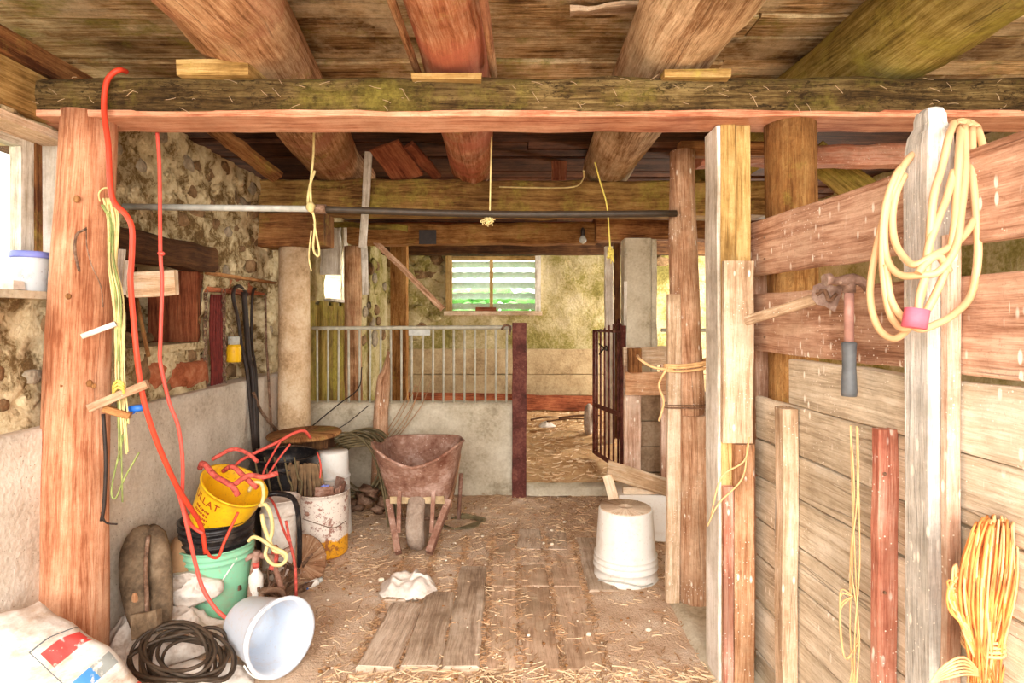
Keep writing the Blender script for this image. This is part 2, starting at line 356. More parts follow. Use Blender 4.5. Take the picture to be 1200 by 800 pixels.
    def blob(s, c, r, n=8, m=5, am=.25, rot=None):
        c = V(c); b = len(s.v); sd = R.random()*99
        if not isinstance(r, (tuple, list)): r = (r, r, r)
        s.v.append(c+V((0, 0, -r[2])))
        for i in range(1, m):
            th = PI*i/m-PI/2
            for k in range(n):
                a = 2*PI*k/n; d = V((math.cos(th)*math.cos(a), math.cos(th)*math.sin(a), math.sin(th)))
                w = 1+am*nz(d.x*1.6+sd, d.y*1.6, d.z*1.6); p = V((d.x*r[0], d.y*r[1], d.z*r[2]))*w
                s.v.append(c+(rot@p if rot else p))
        s.v.append(c+V((0, 0, r[2]))); top = len(s.v)-1
        for k in range(n): s.face((b, b+1+(k+1) % n, b+1+k), None, True)
        for i in range(m-2):
            for k in range(n):
                k2 = (k+1) % n; s.face((b+1+i*n+k, b+1+i*n+k2, b+1+(i+1)*n+k2, b+1+(i+1)*n+k), None, True)
        for k in range(n): s.face((b+1+(m-2)*n+k, b+1+(m-2)*n+(k+1) % n, top), None, True)
        return s
    def grid(s, fn, nu, nv, smooth=True, skip=None, uvf=None):
        b = len(s.v)
        for j in range(nv+1):
            for i in range(nu+1): s.v.append(V(fn(i/nu, j/nv)))
        for j in range(nv):
            for i in range(nu):
                if skip and skip((i+.5)/nu, (j+.5)/nv): continue
                q = (b+j*(nu+1)+i, b+j*(nu+1)+i+1, b+(j+1)*(nu+1)+i+1, b+(j+1)*(nu+1)+i)
                s.face(q, ((i/nu, j/nv), ((i+1)/nu, j/nv), ((i+1)/nu, (j+1)/nv), (i/nu, (j+1)/nv)), smooth)
        return s
    def build(s, name, mat, parent=None, **tags):
        me = bpy.data.meshes.new(name)
        vs_ = [V(v) for v in s.v]
        lo = V([min(v[i] for v in vs_) for i in range(3)]); hi = V([max(v[i] for v in vs_) for i in range(3)])
        org = V(((lo.x+hi.x)/2, (lo.y+hi.y)/2, lo.z))
        me.from_pydata([tuple(v-org) for v in vs_], [], s.f)
        ul = me.uv_layers.new(name='UVMap')
        ul.data.foreach_set('uv', [c for p in s.uv for c in p])
        me.polygons.foreach_set('use_smooth', s.sm)
        me.materials.append(M[mat] if isinstance(mat, str) else mat)
        o = bpy.data.objects.new(name, me); C.objects.link(o)
        W[o.name] = org
        if parent is not None:
            o.parent = parent; o.location = org-W[parent.name]
        else: o.location = org
        for k, v in tags.items(): o[k] = v
        return o
def cr(pts, sub, closed=False):
    P = [V(p) for p in pts]; n = len(P); out = []
    if n < 3 and not closed:
        return [P[0].lerp(P[-1], i/sub) for i in range(sub+1)]
    rng = n if closed else n-1
    for i in range(rng):
        p0 = P[(i-1) % n] if closed or i else P[0]*2-P[1]
        p1, p2 = P[i], P[(i+1) % n]; p3 = P[(i+2) % n] if closed or i+2 < n else P[-1]*2-P[-2]
        for k in range(sub):
            t = k/sub
            out.append(.5*((2*p1)+(p2-p0)*t+(2*p0-5*p1+4*p2-p3)*t*t+(3*p1-p0-3*p2+p3)*t**3))
    if not closed: out.append(P[-1])
    return out
def interp(vals, n, m):
    out = []
    vals = [v if isinstance(v, (tuple, list)) else (v, v) for v in vals]
    for i in range(n):
        t = i/(n-1)*(len(vals)-1); k = min(int(t), len(vals)-2); f = t-k
        out.append(tuple(vals[k][c]*(1-f)+vals[k+1][c]*f for c in (0, 1)))
    return out
def thing(name, label, cat, loc, group=None):
    o = bpy.data.objects.new(name, None); C.objects.link(o); o.location = loc; W[o.name] = V(loc)
    o['label'] = label; o['category'] = cat; o.empty_display_size = .1
    if group: o['group'] = group
    return o
def tg(o, label, cat, group=None):
    o['label'] = label; o['category'] = cat
    if group: o['group'] = group
    return o
S = dict(kind='structure')
def frame(axis, org, roll=0):
    """matrix whose z axis points along axis"""
    z = V(axis).normalized(); q = z.to_track_quat('Z', 'Y'); return Matrix.Translation(V(org))@q.to_matrix().to_4x4()@Matrix.Rotation(roll, 4, 'Z')
# ============================================================ SETTING
# ---- ground outside
MB().box((-30, -30, -.35), (30, 30, -.2)).build('ground', 'bounce_ground', **S)
# ---- floor
def fz(x, y): return .010*nz(x*2.2, y*2.2, 1)+.006*nz(x*9, y*9, 2)
def gfloor(u, v):
    x = -1.75+u*4.55; y = -.9+v*5.0; z = fz(x, y)
    if .0 < x < .66 and 1.9 < y < 3.3: z += .004
    return (x, y, z-.004)
fb = MB(); fb.grid(gfloor, 110, 130, uvf=None); fb.box((-1.75, -.9, -.2), (2.8, 4.1, -.03))
floor = fb.build('floor', 'dirt', **S)
# worn boards sunk in the floor, running away from the camera
xe = [-.54, -.392, -.245, -.104, .028, .175, .325]
for i in range(3):
    y1 = [2.42, 2.52, 2.78][i]
    MB().plank(((xe[i]+xe[i+1])/2, 1.975+.01*R.random(), -.006), ((xe[i]+xe[i+1])/2+.02*(1-i)+.01, y1, -.008), xe[i+1]-xe[i]-.012, .045, up=(1, 0, 0), seg=9, jit=.006, ch=.01).build('floor_board', 'floor_board', floor)
for i in range(3, 6):
    yy = 1.985
    for L_ in (.62, .66):
        MB().plank(((xe[i]+xe[i+1])/2, yy, -.0205), ((xe[i]+xe[i+1])/2, yy+L_-.012, -.0225), xe[i+1]-xe[i]-.012, .045, up=(1, 0, 0), seg=7, jit=.006, ch=.01).build('floor_board', 'floor_board_dirty', floor)
        yy += L_
for x0, x1, y0, y1 in ((.02, .16, 3.0, 3.28), (.17, .30, 3.0, 3.30), (.335, .47, 2.55, 3.15), (-.55, -.44, 2.46, 2.72)):
    MB().plank(((x0+x1)/2, y0, -.010), ((x0+x1)/2+.01, y1, -.010), x1-x0-.01, .04, up=(1, 0, 0), seg=6, jit=.007, ch=.01).build('floor_board', 'floor_board', floor)
# concrete kerb under the plank partition
MB().grid(lambda u, v: (.655+.35*u+.01*nz(v*8, 0)*(u < .1), .0+v*2.45, .03*min(1, u*12)+.004*nz(u*5, v*30)), 16, 40).build('trim_1', 'concrete_light', **S)
# doorstep of the stall
MB().grid(lambda u, v: (.05+.62*u, 3.92+.16*v, .001+.062*math.sin(PI*min(1, max(0, v)))**.3+.006*nz(u*7, v*3)), 24, 10).build('trim_2', 'concrete_light', **S)
# stall litter
def gl(u, v):
    x = -1.9+u*4.7; y = 4.03+v*2.9
    return (x, y, .06+.085*min(1, (y-4.03)/2)+.02*nz(x*2.5, y*2.5, 5)+.008*nz(x*9, y*9, 6))
MB().grid(gl, 90, 60).build('floor', 'litter', **S)

# ---- ceiling
ceil = MB().box((-2.3, -.6, 2.33), (2.9, 7.2, 2.36)).build('ceiling', 'dark_wood', **S)
y = -.55; k = 0
while y < 7.05:
    w = R.uniform(.15, .22)
    cuts = [-2.25, R.choice([-.6, .1, .9, 1.4]), 2.85] if k % 2 else [-2.25, R.choice([.5, -1.0, 1.2]), 2.85]
    for a, b in zip(cuts, cuts[1:]):
        dz = R.uniform(-.012, .012); yy = y+w/2
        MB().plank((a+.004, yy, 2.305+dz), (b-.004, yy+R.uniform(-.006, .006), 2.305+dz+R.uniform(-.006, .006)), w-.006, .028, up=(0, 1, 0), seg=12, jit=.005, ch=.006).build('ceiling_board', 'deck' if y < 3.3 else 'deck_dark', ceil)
    y += w; k += 1
# torn slab of deck board hanging loose
tg(MB().plank(at(668, 14, 2.0), at(772, 6, 1.97), .09, .016, up=(0, 1, .25), seg=10, jit=.018).build('splintered_board', 'plank_bleached'), 'splintered pale board hanging loose under the ceiling between two log joists', 'board')

# ---- left wall : thick whitewashed base, rubble stone above, window and niches
XW = -1.52
def lw(y, z):
    rec = 0
    if 2.88 < y < 3.62 and z < 1.345: rec = .085
    return XW-rec+.020*nz(y*8, z*8, 3)+.012*nz(y*21, z*21, 4)+.02*nz(y*2, z*2, 8)-.014*max(0, min(1, (nz(y*11+3, z*13, 9)-.05)*6))
HOLES = [(.9, 2.05, 1.285, 1.80), (2.27, 2.83, 1.08, 1.44)]
def inh(y, z): return any(a < y < b and c < z < d for a, b, c, d in HOLES)
y0, y1, z0, z1, rs = -.6, 4.05, .80, 2.05, .02
ny, nzz = int((y1-y0)/rs), int((z1-z0)/rs)
wall = MB()
def lf(u, v):
    yy = y0+u*(y1-y0); zz = z0+v*(z1-z0)
    return (lw(yy, zz), yy, zz)
wall.grid(lf, ny, nzz, skip=lambda u, v: inh(y0+u*(y1-y0), z0+v*(z1-z0)))
wall_left = wall.build('wall_left', 'mortar', **S)
# solid base with ledge
MB().grid(lambda u, v: ((XW+.055+.006*nz(u*25, v*6)) if v < .8 else (XW+.055-(v-.8)*.6+.004*nz(u*30, 3)), -.6+u*4.6, -.05+min(v, .8)/.8*.905+.004*nz(u*20, v)), 120, 20).build('concrete_base', 'concrete', wall_left)
# reveals and outer masonry
rv = MB()
for a, b, c, d in [(-.6, .9, .85, 2.04), (2.05, 2.27, .8, 2.04), (.9, 2.05, .8, 1.275), (.9, 2.05, 1.81, 2.04), (2.27, 2.83, 1.45, 2.04), (2.27, 2.83, .8, 1.07), (2.83, 4.05, .8, 2.04)]:
    rv.box((XW-(.16 if a == 2.05 else .33), a, c), (XW-.10 if a == 2.83 else XW-.025, b, d))
rv.build('masonry_core', 'mortar', wall_left)
MB().box((XW-.5, -.6, -.3), (XW-.36, 4.05, 1.27)).build('outer_face', 'mortar', wall_left)
MB().box((XW-.35, 2.25, 1.0), (XW-.31, 2.85, 1.5)).build('niche_back', 'dark_wood', wall_left)
# stones showing through the mortar
def stone(y, z, ry, rz, mat, x=None, h=.02):
    n = 9; m = MB(); sd = R.random()*99; x = lw(y, z) if x is None else x
    rings = [(1.0, -.012), (.86, h*.7), (.45, h)]
    m.v = []
    for q, (s_, hh) in enumerate(rings):
        for k in range(n):
            a = 2*PI*k/n; w = 1+.8*nz(math.cos(a)*1.1+sd, math.sin(a)*1.1, 2)+.25*nz(math.cos(a)*3+sd, math.sin(a)*3, 2)
            m.v.append(V((x+hh+.004*nz(k, q, sd), y+ry*s_*w*math.cos(a), z+rz*s_*w*math.sin(a))))
    m.v.append(V((x+h*1.05, y, z)))
    for q in range(2):
        for k in range(n):
            k2 = (k+1) % n; m.face((q*n+k, q*n+k2, (q+1)*n+k2, (q+1)*n+k), None, True)
    for k in range(n): m.face((2*n+k, 2*n+(k+1) % n, 3*n), None, True)
    return m.build('stone', mat, wall_left)
pl = []
tries = 0
while len(pl) < 95 and tries < 9000:
    tries += 1
    y = R.uniform(1.3, 3.7); z = R.uniform(.9, 2.0); ry = R.uniform(.03, .075); rz = ry*R.uniform(.6, .95)
    if any(abs(y-a) < (ry+c)*1.12 and abs(z-b) < (rz+d)*1.15 for a, b, c, d in pl): continue
    if any(a-ry < y < b+ry and c-rz-.02 < z < d+rz+.02 for a, b, c, d in HOLES): continue
    if 2.27 < y < 2.95 and z < 1.6 and z > 1.4: continue
    if 2.8 < y < 2.95 and z < 1.45 or (y > 2.8 and 1.27 < z < 1.44): continue
    pl.append((y, z, ry, rz)); stone(y, z, ry, rz, R.choice(['stone', 'stone', 'stone_grey', 'mortar']), h=R.uniform(.002, .014))
# bare red clay patch under the niche
def clay(u, v):
    yy = 2.28+.72*u; zz = .855+.19*v*(1-.25*u); return (XW+.012+.008*nz(yy*12, zz*12, 4)+.012*nz(yy*5, zz*5, 8)-.07*(max(abs(u-.5), abs(v-.5))*2)**4, yy, zz)
MB().grid(clay, 24, 8).build('red_clay_patch', rough_mat('red_clay', [(.35, '#7c3f22'), (.5, '#a86040'), (.66, '#c48a66')], 10, 50, bump=.6), wall_left)
# niche lintel, jambs, sill
MB().plank((XW-.02, 2.14, 1.49), (XW-.02, 2.93, 1.495), .13, .12, seg=8, jit=.012, ch=.02).build('lintel', 'dark_wood', wall_left)
MB().plank((XW-.13, 2.835, 1.08), (XW-.13, 2.835, 1.43), .24, .03, up=(1, 0, 0), seg=5).build('jamb_board', 'red_dark_wood', wall_left)
MB().plank((XW-.15, 2.26, 1.08), (XW-.15, 2.26, 1.43), .24, .03, up=(1, 0, 0), seg=5).build('jamb_board', 'red_dark_wood', wall_left)
MB().box((XW-.34, 2.25, 1.055), (XW+.01, 2.85, 1.085), jit=.004).build('sill_board', 'mortar', wall_left)
MB().plank((XW-.045, 2.86, 1.375), (XW-.045, 3.7, 1.385), .085, .05, seg=8, jit=.006).build('recess_board', 'red_dark_wood', wall_left)
MB().box((XW-.1, 2.855, 1.417), (XW+.02, 3.7, 1.432), jit=.003).build('recess_shelf', 'timber', wall_left)
# plate along the wall top
MB().plank((-1.515, -.5, 2.018), (-1.515, 2.4, 2.018), .078, .06, up=(0, 0, 1), seg=14, jit=.004).build('wall_plate', 'timber', wall_left)
MB().box((-1.6, .7, 1.832), (-1.495, 2.0, 1.976), jit=.004).build('window_lintel', 'plank_yellow', wall_left)
MB().box((-2.15, -.6, 1.9), (-2.05, 7, 2.4)).build('dark_gap_backing', 'dark_wood', wall_left)  # added dark box: blocks the sky and stands for the dark gap

# window_1 near left
w1 = thing('window_1', 'white framed barn window in the left stone wall', 'window', (XW-.22, 1.5, 1.285)); del w1['category']; del w1['label']; w1['kind'] = 'structure'
def fr(name, lo, hi, mat, par): return MB().box(lo, hi, jit=.0015).build(name, mat, par)
fr('sash_stile', (-1.65, 1.905, 1.30), (-1.61, 1.955, 1.79), 'white_wood', w1)
fr('sash_stile', (-1.65, 1.25, 1.30), (-1.61, 1.29, 1.79), 'white_wood', w1)
fr('sash_rail', (-1.65, .95, 1.288), (-1.61, 1.905, 1.315), 'white_wood', w1)
fr('sash_rail', (-1.65, .95, 1.765), (-1.61, 1.905, 1.80), 'white_wood', w1)
fr('glass_pane', (-1.632, .95, 1.315), (-1.628, 1.25, 1.765), 'glass', w1)
fr('glass_pane', (-1.632, 1.29, 1.315), (-1.628, 1.905, 1.765), 'glass', w1)
fr('shadow_strip', (-1.63, 1.957, 1.29), (-1.605, 1.985, 1.79), 'timber', w1)  # brown strip stands for the shadow between sash and jamb
fr('jamb', (-1.625, 1.985, 1.285), (-1.555, 2.01, 1.80), 'white_wood', w1)
fr('jamb_edge', (-1.555, 1.985, 1.285), (-1.515, 2.03, 1.80), 'post_grey', w1)
fr('head_board', (-1.66, .92, 1.79), (-1.50, 2.05, 1.815), 'plank_bleached', w1)
fr('window_sill', (-1.82, .9, 1.262), (-1.485, 2.05, 1.286), 'concrete_light', w1)

# ---- stall: left wall beyond the column, with a bright small window
wl2 = MB()
H3 = (4.53, 4.9, 1.355, 1.74)
def lf2(u, v): yy = 4.06+u*2.8; zz = .0+v*2.06; return (-1.46+.012*nz(yy*6, zz*6, 3)+.012*nz(yy*16, zz*16, 4), yy, zz)
wl2.grid(lf2, 84, 72, skip=lambda u, v: H3[0] < 4.06+u*2.8 < H3[1] and H3[2] < v*2.06 < H3[3])
wall_stall = wl2.build('wall_stall_left', 'plaster_moss', **S)
b_ = MB()
for a, b, c, d in [(4.06, 4.53, 0, 2.05), (4.9, 6.9, 0, 2.05), (4.53, 4.9, 0, 1.35), (4.53, 4.9, 1.74, 2.05)]: b_.box((-1.9, a, c), (-1.48, b, d))
b_.build('masonry_core', 'concrete_light', wall_stall)
for k in range(34):
    y = R.uniform(4.95, 6.7); z = R.uniform(.95, 1.9); ry = R.uniform(.06, .12)
    m = MB().blob((-1.455, y, z), (.025, ry, ry*.6), 8, 5, .3); m.build('stone', R.choice(['stone', 'stone_grey', 'plaster_moss']), wall_stall)
for k in range(7):   # upright siding boards under the small window
    MB().plank((-1.43, 4.12+k*.14, .02), (-1.43, 4.12+k*.14, 1.33-.03*(k % 2)), .13, .022, up=(0, 1, 0), seg=5).build('siding_board', 'timber_green', wall_stall)
w3 = thing('window_3', '', '', (-1.6, 4.7, 1.355)); del w3['category']; del w3['label']; w3['kind'] = 'structure'
fr('glass_pane', (-1.80, 4.53, 1.36), (-1.795, 4.9, 1.73), 'glass', w3)
fr('sash_stile', (-1.81, 4.70, 1.36), (-1.785, 4.73, 1.73), 'white_wood', w3)
fr('window_sill', (-1.9, 4.5, 1.335), (-1.40, 4.93, 1.356), 'white_wood', w3)
fr('jamb', (-1.88, 4.89, 1.355), (-1.44, 4.91, 1.74), 'white_wood', w3)
MB().plank((-1.425, 4.95, 1.33), (-1.425, 4.95, 2.0), .12, .02, up=(0, 1, 0), seg=5).build('jamb_lining', 'white_wood', w3)

# ---- back wall: board-marked concrete base, mossy plaster and stones above, louvred window
YB = 6.8
H2 = (-.73, .30, 1.285, 1.90)
def bf(u, v): x = -1.6+u*4.4; z = .82+v*1.45; return (x, YB-.014*nz(x*5, z*5, 3)-.012*nz(x*14, z*14, 4), z)
wall_back = MB().grid(bf, 110, 40, skip=lambda u, v: H2[0] < -1.6+u*4.4 < H2[1] and H2[2] < .82+v*1.45 < H2[3]).build('wall_back', 'plaster_moss', **S)
b_ = MB()
for a, b, c, d in [(-1.9, -.73, 0, 2.3), (.3, 2.9, 0, 2.3), (-.73, .3, 0, 1.28), (-.73, .3, 1.9, 2.3)]: b_.box((a, YB+.02, c), (b, YB+.25, d))
b_.build('masonry_core', 'plaster_moss', wall_back)
for k, (za, zb) in enumerate([(.05, .30), (.305, .545), (.55, .845)]):
    MB().plank((-1.55, YB-.02, (za+zb)/2), (2.8, YB-.02, (za+zb)/2), zb-za, .05+.006*(k % 2), seg=24, jit=.004, ch=.006).build('concrete_lift', 'concrete_brown', wall_back)
for k in range(46):
    x = R.uniform(-1.4, -.8) if k < 30 else R.uniform(1.0, 2.4); z = R.uniform(.95, 1.95); rx = R.uniform(.05, .12)
    MB().blob((x, YB-.010, z), (rx, .012, rx*.7), 8, 5, .3).build('stone', R.choice(['stone', 'plaster_moss', 'plaster_moss', 'plaster_moss']), wall_back)
w2 = thing('window_2', '', '', (-.215, YB, 1.285)); del w2['category']; del w2['label']; w2['kind'] = 'structure'
fr('window_frame', (-.77, YB-.05, 1.26), (-.70, YB+.04, 1.93), 'plank_yellow', w2)
fr('window_frame', (.27, YB-.05, 1.26), (.335, YB+.04, 1.93), 'white_wood', w2)
fr('window_frame', (-.70, YB-.05, 1.885), (.27, YB+.04, 1.925), 'plank_yellow', w2)
fr('window_sill', (-.79, YB-.08, 1.235), (.35, YB+.05, 1.285), 'plank_bleached', w2)
fr('mullion', (-.262, YB-.03, 1.285), (-.222, YB+.02, 1.885), 'plank_yellow', w2)
fr('glass_pane', (-.70, YB-.002, 1.285), (-.262, YB+.002, 1.885), 'glass', w2)
fr('glass_pane', (-.222, YB-.002, 1.285), (.27, YB+.002, 1.885), 'glass', w2)
for k in range(5):   # louvre slats outside the glass
    zc = 1.345+k*.125
    MB().grid(lambda u, v, zc=zc: (-.78+1.14*u, YB+.20-.05*v, zc-.036+.072*v+.004*math.sin(u*60)), 60, 2).build('louvre_slat', 'slat', w2)
tg(MB().box((-.42, YB-.09, 1.285), (-.18, YB-.04, 1.325), jit=.006).build('wood_block', 'red_dark_wood'), 'small dark red wood scrap lying on the sill of the louvred back window', 'wood')
# ---- right side wall with an opening made up for the stall fill, hidden mostly behind the partition
wr = MB()
for a, b, c, d in [(-.6, 1.8, 0, 2.3), (1.8, 3.4, 0, 2.3), (3.4, 5.35, 0, 2.3), (5.35, 6.3, 0, .8), (5.35, 6.3, 1.9, 2.3), (6.3, 7.0, 0, 2.3)]: wr.box((2.8, a, c), (2.95, b, d))
wr.build('wall_right', 'plaster_moss', **S)
# foliage beyond the windows
fo = MB()
for k in range(260):
    fo.blob((R.uniform(-2.6, 2.2), R.uniform(8.6, 9.6), R.uniform(.3, 1.62)), R.uniform(.1, .22), 6, 4, .5)
tg(fo.build('shrub_foliage', 'leaf', kind='stuff'), 'bright green shrubs outside behind the louvred back window', 'shrubs')
# ---- low stall wall with the railing
MB().grid(lambda u, v: (-1.42+1.49*u, 3.94-.006*nz(u*12, v*5)+ (0 if v < .85 else (v-.85)*.8), min(v, .85)/.85*.626+.004*nz(u*15, 9)), 60, 16).box((-1.42, 3.95, 0), (.068, 4.05, .615)).build('wall_middle', 'concrete_light', **S)
# ---- concrete block wall right of the gate
wm2 = MB().box((.84, 3.90, .0), (2.6, 4.04, .66)).build('wall_right_middle', 'concrete_brown', **S)
for row in range(4):
    x = .83-(.17 if row % 2 else 0)
    while x < 2.4:
        a = max(x, .83); b = x+.36
        MB().box((a+.004, 3.865, .008+row*.172), (b-.006, 4.06, .172+row*.172), jit=.003).build('block', 'block', wm2); x = b+.004
    
# ============================================================ TIMBERS
def beam(name, a, b, w, t, mat, label, cat='beam', **k):
    return tg(MB().plank(a, b, w, t, seg=k.pop('seg', 20), jit=k.pop('jit', .008), ch=k.pop('ch', .012), **k).build(name, mat), label, cat)
# main front beam: bark face + hewn pink underside
fbm = thing('log_beam', 'long mossy bark beam with hewn pink underside across the whole front', 'beam', (.3, 1.9, 1.835))
MB().sweep([(-1.59+.1*i, 1.90+.006*math.sin(i*.9), 1.9) for i in range(42)],
           [(.075, -.05), (.083, 0), (.078, .045), (.05, .066), (-.06, .066), (-.08, .02), (-.08, -.05)], (0, 0, 1),
           jit=lambda q, i, k, L: V((q.x*(1+.10*nz(L*6, k*1.3)), q.y+.008*nz(L*5, k, 3)+.004*nz(L*23, k, 4))), smooth=True).build('bark_top', 'beam_bark', fbm)
MB().sweep([(-1.585+.1*i, 1.90, 1.846) for i in range(42)], [(.077, -.012), (.078, .008), (-.078, .008), (-.077, -.012)], (0, 0, 1),
           jit=lambda q, i, k, L: V((q.x*(1+.04*nz(L*6, k*1.3)), q.y+.004*nz(L*5, k, 3)+.003*nz(L*23, k, 4)))).build('hewn_underside', 'beam_pink', fbm)
# log joists
def joist(pts, rad, mat, label):
    return tg(MB().log(pts, rad, 22, up=(0, 0, 1), rough=.09).build('log_joist', mat), label, 'joist')
zc = 2.13
joist([(-.855, -.3, zc), (-.84, 1.42, zc), (-.845, 1.82, zc), (-1.09, 3.5, zc+.04), (-1.13, 4.1, zc+.05)], [(.145, .142), (.15, .145), (.16, .145), (.165, .14), (.16, .13)], 'joist', 'thick brown bark joist passing over the beam above the pale shim near the left wall')
joist([(-.22, -.3, zc), (-.2, 1.42, zc), (-.19, 1.82, zc), (-.245, 3.5, zc+.03), (-.255, 3.72, zc+.03)], [(.11, .14), (.115, .14), (.12, .145), (.13, .145), (.12, .13)], 'joist_red', 'red-stained split joist in the middle of the ceiling')
joist([(.50, -.3, zc), (.54, 1.42, zc), (.535, 1.82, zc), (.6, 3.5, zc+.03), (.61, 3.8, zc+.03)], [(.145, .142), (.15, .145), (.15, .145), (.155, .14), (.15, .13)], 'joist_pale', 'pale peeled log joist right of the red-stained joist')
joist([(1.26, -.3, zc), (1.27, 1.42, zc), (1.28, 1.82, zc), (1.3, 2.6, zc+.03), (1.32, 4.0, zc+.03)], [(.17, .14), (.175, .145), (.185, .145), (.17, .14), (.16, .13)], 'joist_moss', 'yellow-green mossy log joist above the coiled hose')
# bark strips still clinging along the red joist
for sx in (-1, 1):
    tg(MB().tube([(-.21+sx*.108, .9, 2.05), (-.195+sx*.12, 1.5, 2.03), (-.19+sx*.128, 1.98, 2.03)], .013, 6, 6).build('bark_strip', 'joist'), ('left' if sx < 0 else 'right')+' strip of bark peeling along the red-stained joist edge', 'bark')
def shim(x0, x1, py0, py1, label, yf=1.795):
    return tg(MB().box((x0, yf, zat(py1, yf)), (x1, yf+.16, zat(py0, yf)), jit=.003).build('shim_block', 'plank_yellow'), label, 'wood block')
shim(xat(208, 1.8), xat(292, 1.8), 69, 87, 'pale yellow wood shim between the front beam and the left bark joist')
shim(xat(482, 1.8), xat(564, 1.8), 86, 92, 'thin wood shim under the red-stained joist on the front beam')
shim(xat(778, 1.8), xat(856, 1.8), 81, 91, 'wood shim under the pale peeled joist on the front beam')
# second beam and those behind
beam('cross_beam', (-1.75, 3.6, 1.94), (1.75, 3.61, 1.93), .205, .2, 'timber_mid', 'brown squared cross beam with mossy patches behind the front beam, carrying the log joists', jit=.01, seg=34)
beam('cross_beam', (-1.2, 4.3, 1.815), (.62, 4.3, 1.825), .15, .16, 'post_orange', 'lower orange-brown beam crossing above the stall railing', jit=.01)
beam('cross_beam', (.60, 4.22, 1.845), (1.5, 4.22, 1.845), .165, .2, 'timber', 'short brown beam resting on the white concrete pillar', jit=.008)
beam('cross_beam', (-1.5, 6.55, 2.02), (2.6, 6.55, 2.02), .2, .2, 'dark_wood', 'dark beam above the louvred back window', jit=.008)
beam('cross_beam', (-1.45, 5.2, 1.97), (2.7, 5.2, 1.97), .16, .16, 'red_dark_wood', 'dark red beam under the ceiling deep inside the stall')
beam('cross_beam', (.84, 2.62, 1.93), (1.9, 2.62, 1.93), .09, .1, 'red_wood', 'thin reddish rail under the ceiling behind the split post')
beam('ceiling_brace', at(952, 180, 2.9), at(1030, 240, 2.9), .16, .03, 'timber_green', 'greenish diagonal board behind the speckled top plank', 'board', up=(0, 0, 1), seg=8)
beam('ceiling_brace', at(250, 150, 3.0), at(325, 208, 3.3), .09, .04, 'timber', 'thin brown brace running diagonally under the dark ceiling by the stone wall', 'board', seg=8, up=(1, 0, 0))
beam('red_board', at(450, 170, 3.34), at(480, 209, 3.56), .20, .018, 'red_dark_wood', 'orange-red board propped under the ceiling left of the red-stained joist', 'board', up=(1, 0, 0), seg=6)
beam('red_board', at(478, 170, 3.32), at(512, 208, 3.55), .06, .03, 'red_dark_wood', 'narrow red batten beside the propped orange-red board', 'board', up=(1, 0, .3), seg=6)
beam('plank_end', at(655, 187, 4.0), at(655, 212, 4.0), .1, .05, 'red_dark_wood', 'short dark red board end standing on the mossy squared cross beam', 'board', up=(1, 0, 0), seg=3)
# broken bark lath above the lower beam
tg(MB().plank(at(392, 263, 4.22), at(478, 267, 4.22), .035, .03, seg=8, jit=.012).build('bark_lath', 'timber_green'), 'ragged mossy lath lying on the lower beam beside the whitewashed log post', 'wood')
tg(MB().box(at(491, 286, 4.2), at(511, 269, 4.19)+V((0, .012, 0))).build('metal_plate', 'iron_black'), 'small dark square plate nailed on the lower orange-brown beam', 'plate')

# left foreground post
lp = thing('log_post', 'thick red-brown log post in front of the stone wall, orange cord hanging on it', 'post', (-1.42, 1.89, 0))
MB().log([(-1.43, 1.885, 0), (-1.42, 1.885, .7), (-1.40, 1.885, 1.3), (-1.372, 1.885, 1.86)], [.100, .094, .086, .076], 26, rough=.05).build('trunk', 'post_red', lp)
for px, py, r in ((90, 233, .012), (80, 347, .01), (105, 449, .012), (72, 452, .009), (110, 452, .008)):
    MB().blob(at(px, py, 1.80), (r, .006, r), 8, 4, .2).build('knot', 'timber', lp)
# ledged column with cap block
tg(MB().lathe([(.098, 0), (.097, .5), (.094, 1.1), (.092, 1.64)], Matrix.Translation((-1.35, 3.6, 0)), 28, wob=.02).build('round_column', rough_mat('limewashed_column', [(.36, '#b08e68'), (.47, '#d2b28c'), (.6, '#e6cfae')], 6, 70, bump=.4)), 'smooth whitewashed round column left of the stall railing', 'column')
tg(MB().plank((-1.62, 3.58, 1.735), (-1.13, 3.58, 1.735), .20, .2, seg=6, jit=.006, ch=.01).build('cap_block', 'timber'), 'brown squared block on top of the round column', 'wood block')
# log posts in the stall
tg(MB().log([(xat(415, 4.36), 4.36, 0), (xat(414, 4.36), 4.36, .9), (xat(413, 4.36), 4.36, 1.74)], [.068, .064, .060], 16, rough=.08).build('log_post', 'joist'), 'slim bark log post beside the small bright side window', 'post')
tg(MB().plank((xat(468, 5.9), 5.9, .1), (xat(468, 5.9), 5.9, 1.98), .165, .12, up=(1, 0, 0), seg=8, jit=.006).build('square_post', 'post_orange'), 'orange-brown squared post deep in the stall left of the louvred window', 'post')
tg(MB().plank(at(428.5, 345, 4.25), at(427, 288, 4.25), .045, .02, up=(1, 0, 0), seg=5).build('white_lath', 'white_wood'), 'narrow whitewashed lath nailed against the slim bark post', 'lath')
tg(MB().plank(at(425, 290, 3.45), at(432, 178, 3.45), .045, .018, up=(1, 0, 0), seg=6).build('white_lath', 'white_wood'), 'white lath leaning against the front of the cross beam', 'lath')
tg(MB().plank(at(440, 283, 4.24), at(519, 362, 4.24), .04, .03, up=(0, 0, 1), seg=9, jit=.004).build('thin_pole', 'post_tan'), 'thin bark pole hanging diagonally from the lower beam', 'pole')
tg(MB().plank(at(385, 322, 4.42), at(385, 262, 4.42), .19, .02, up=(1, 0, 0), seg=6, jit=.01).build('whitewashed_board', 'white_wood'), 'flaking whitewashed board glowing beside the small side window', 'board')
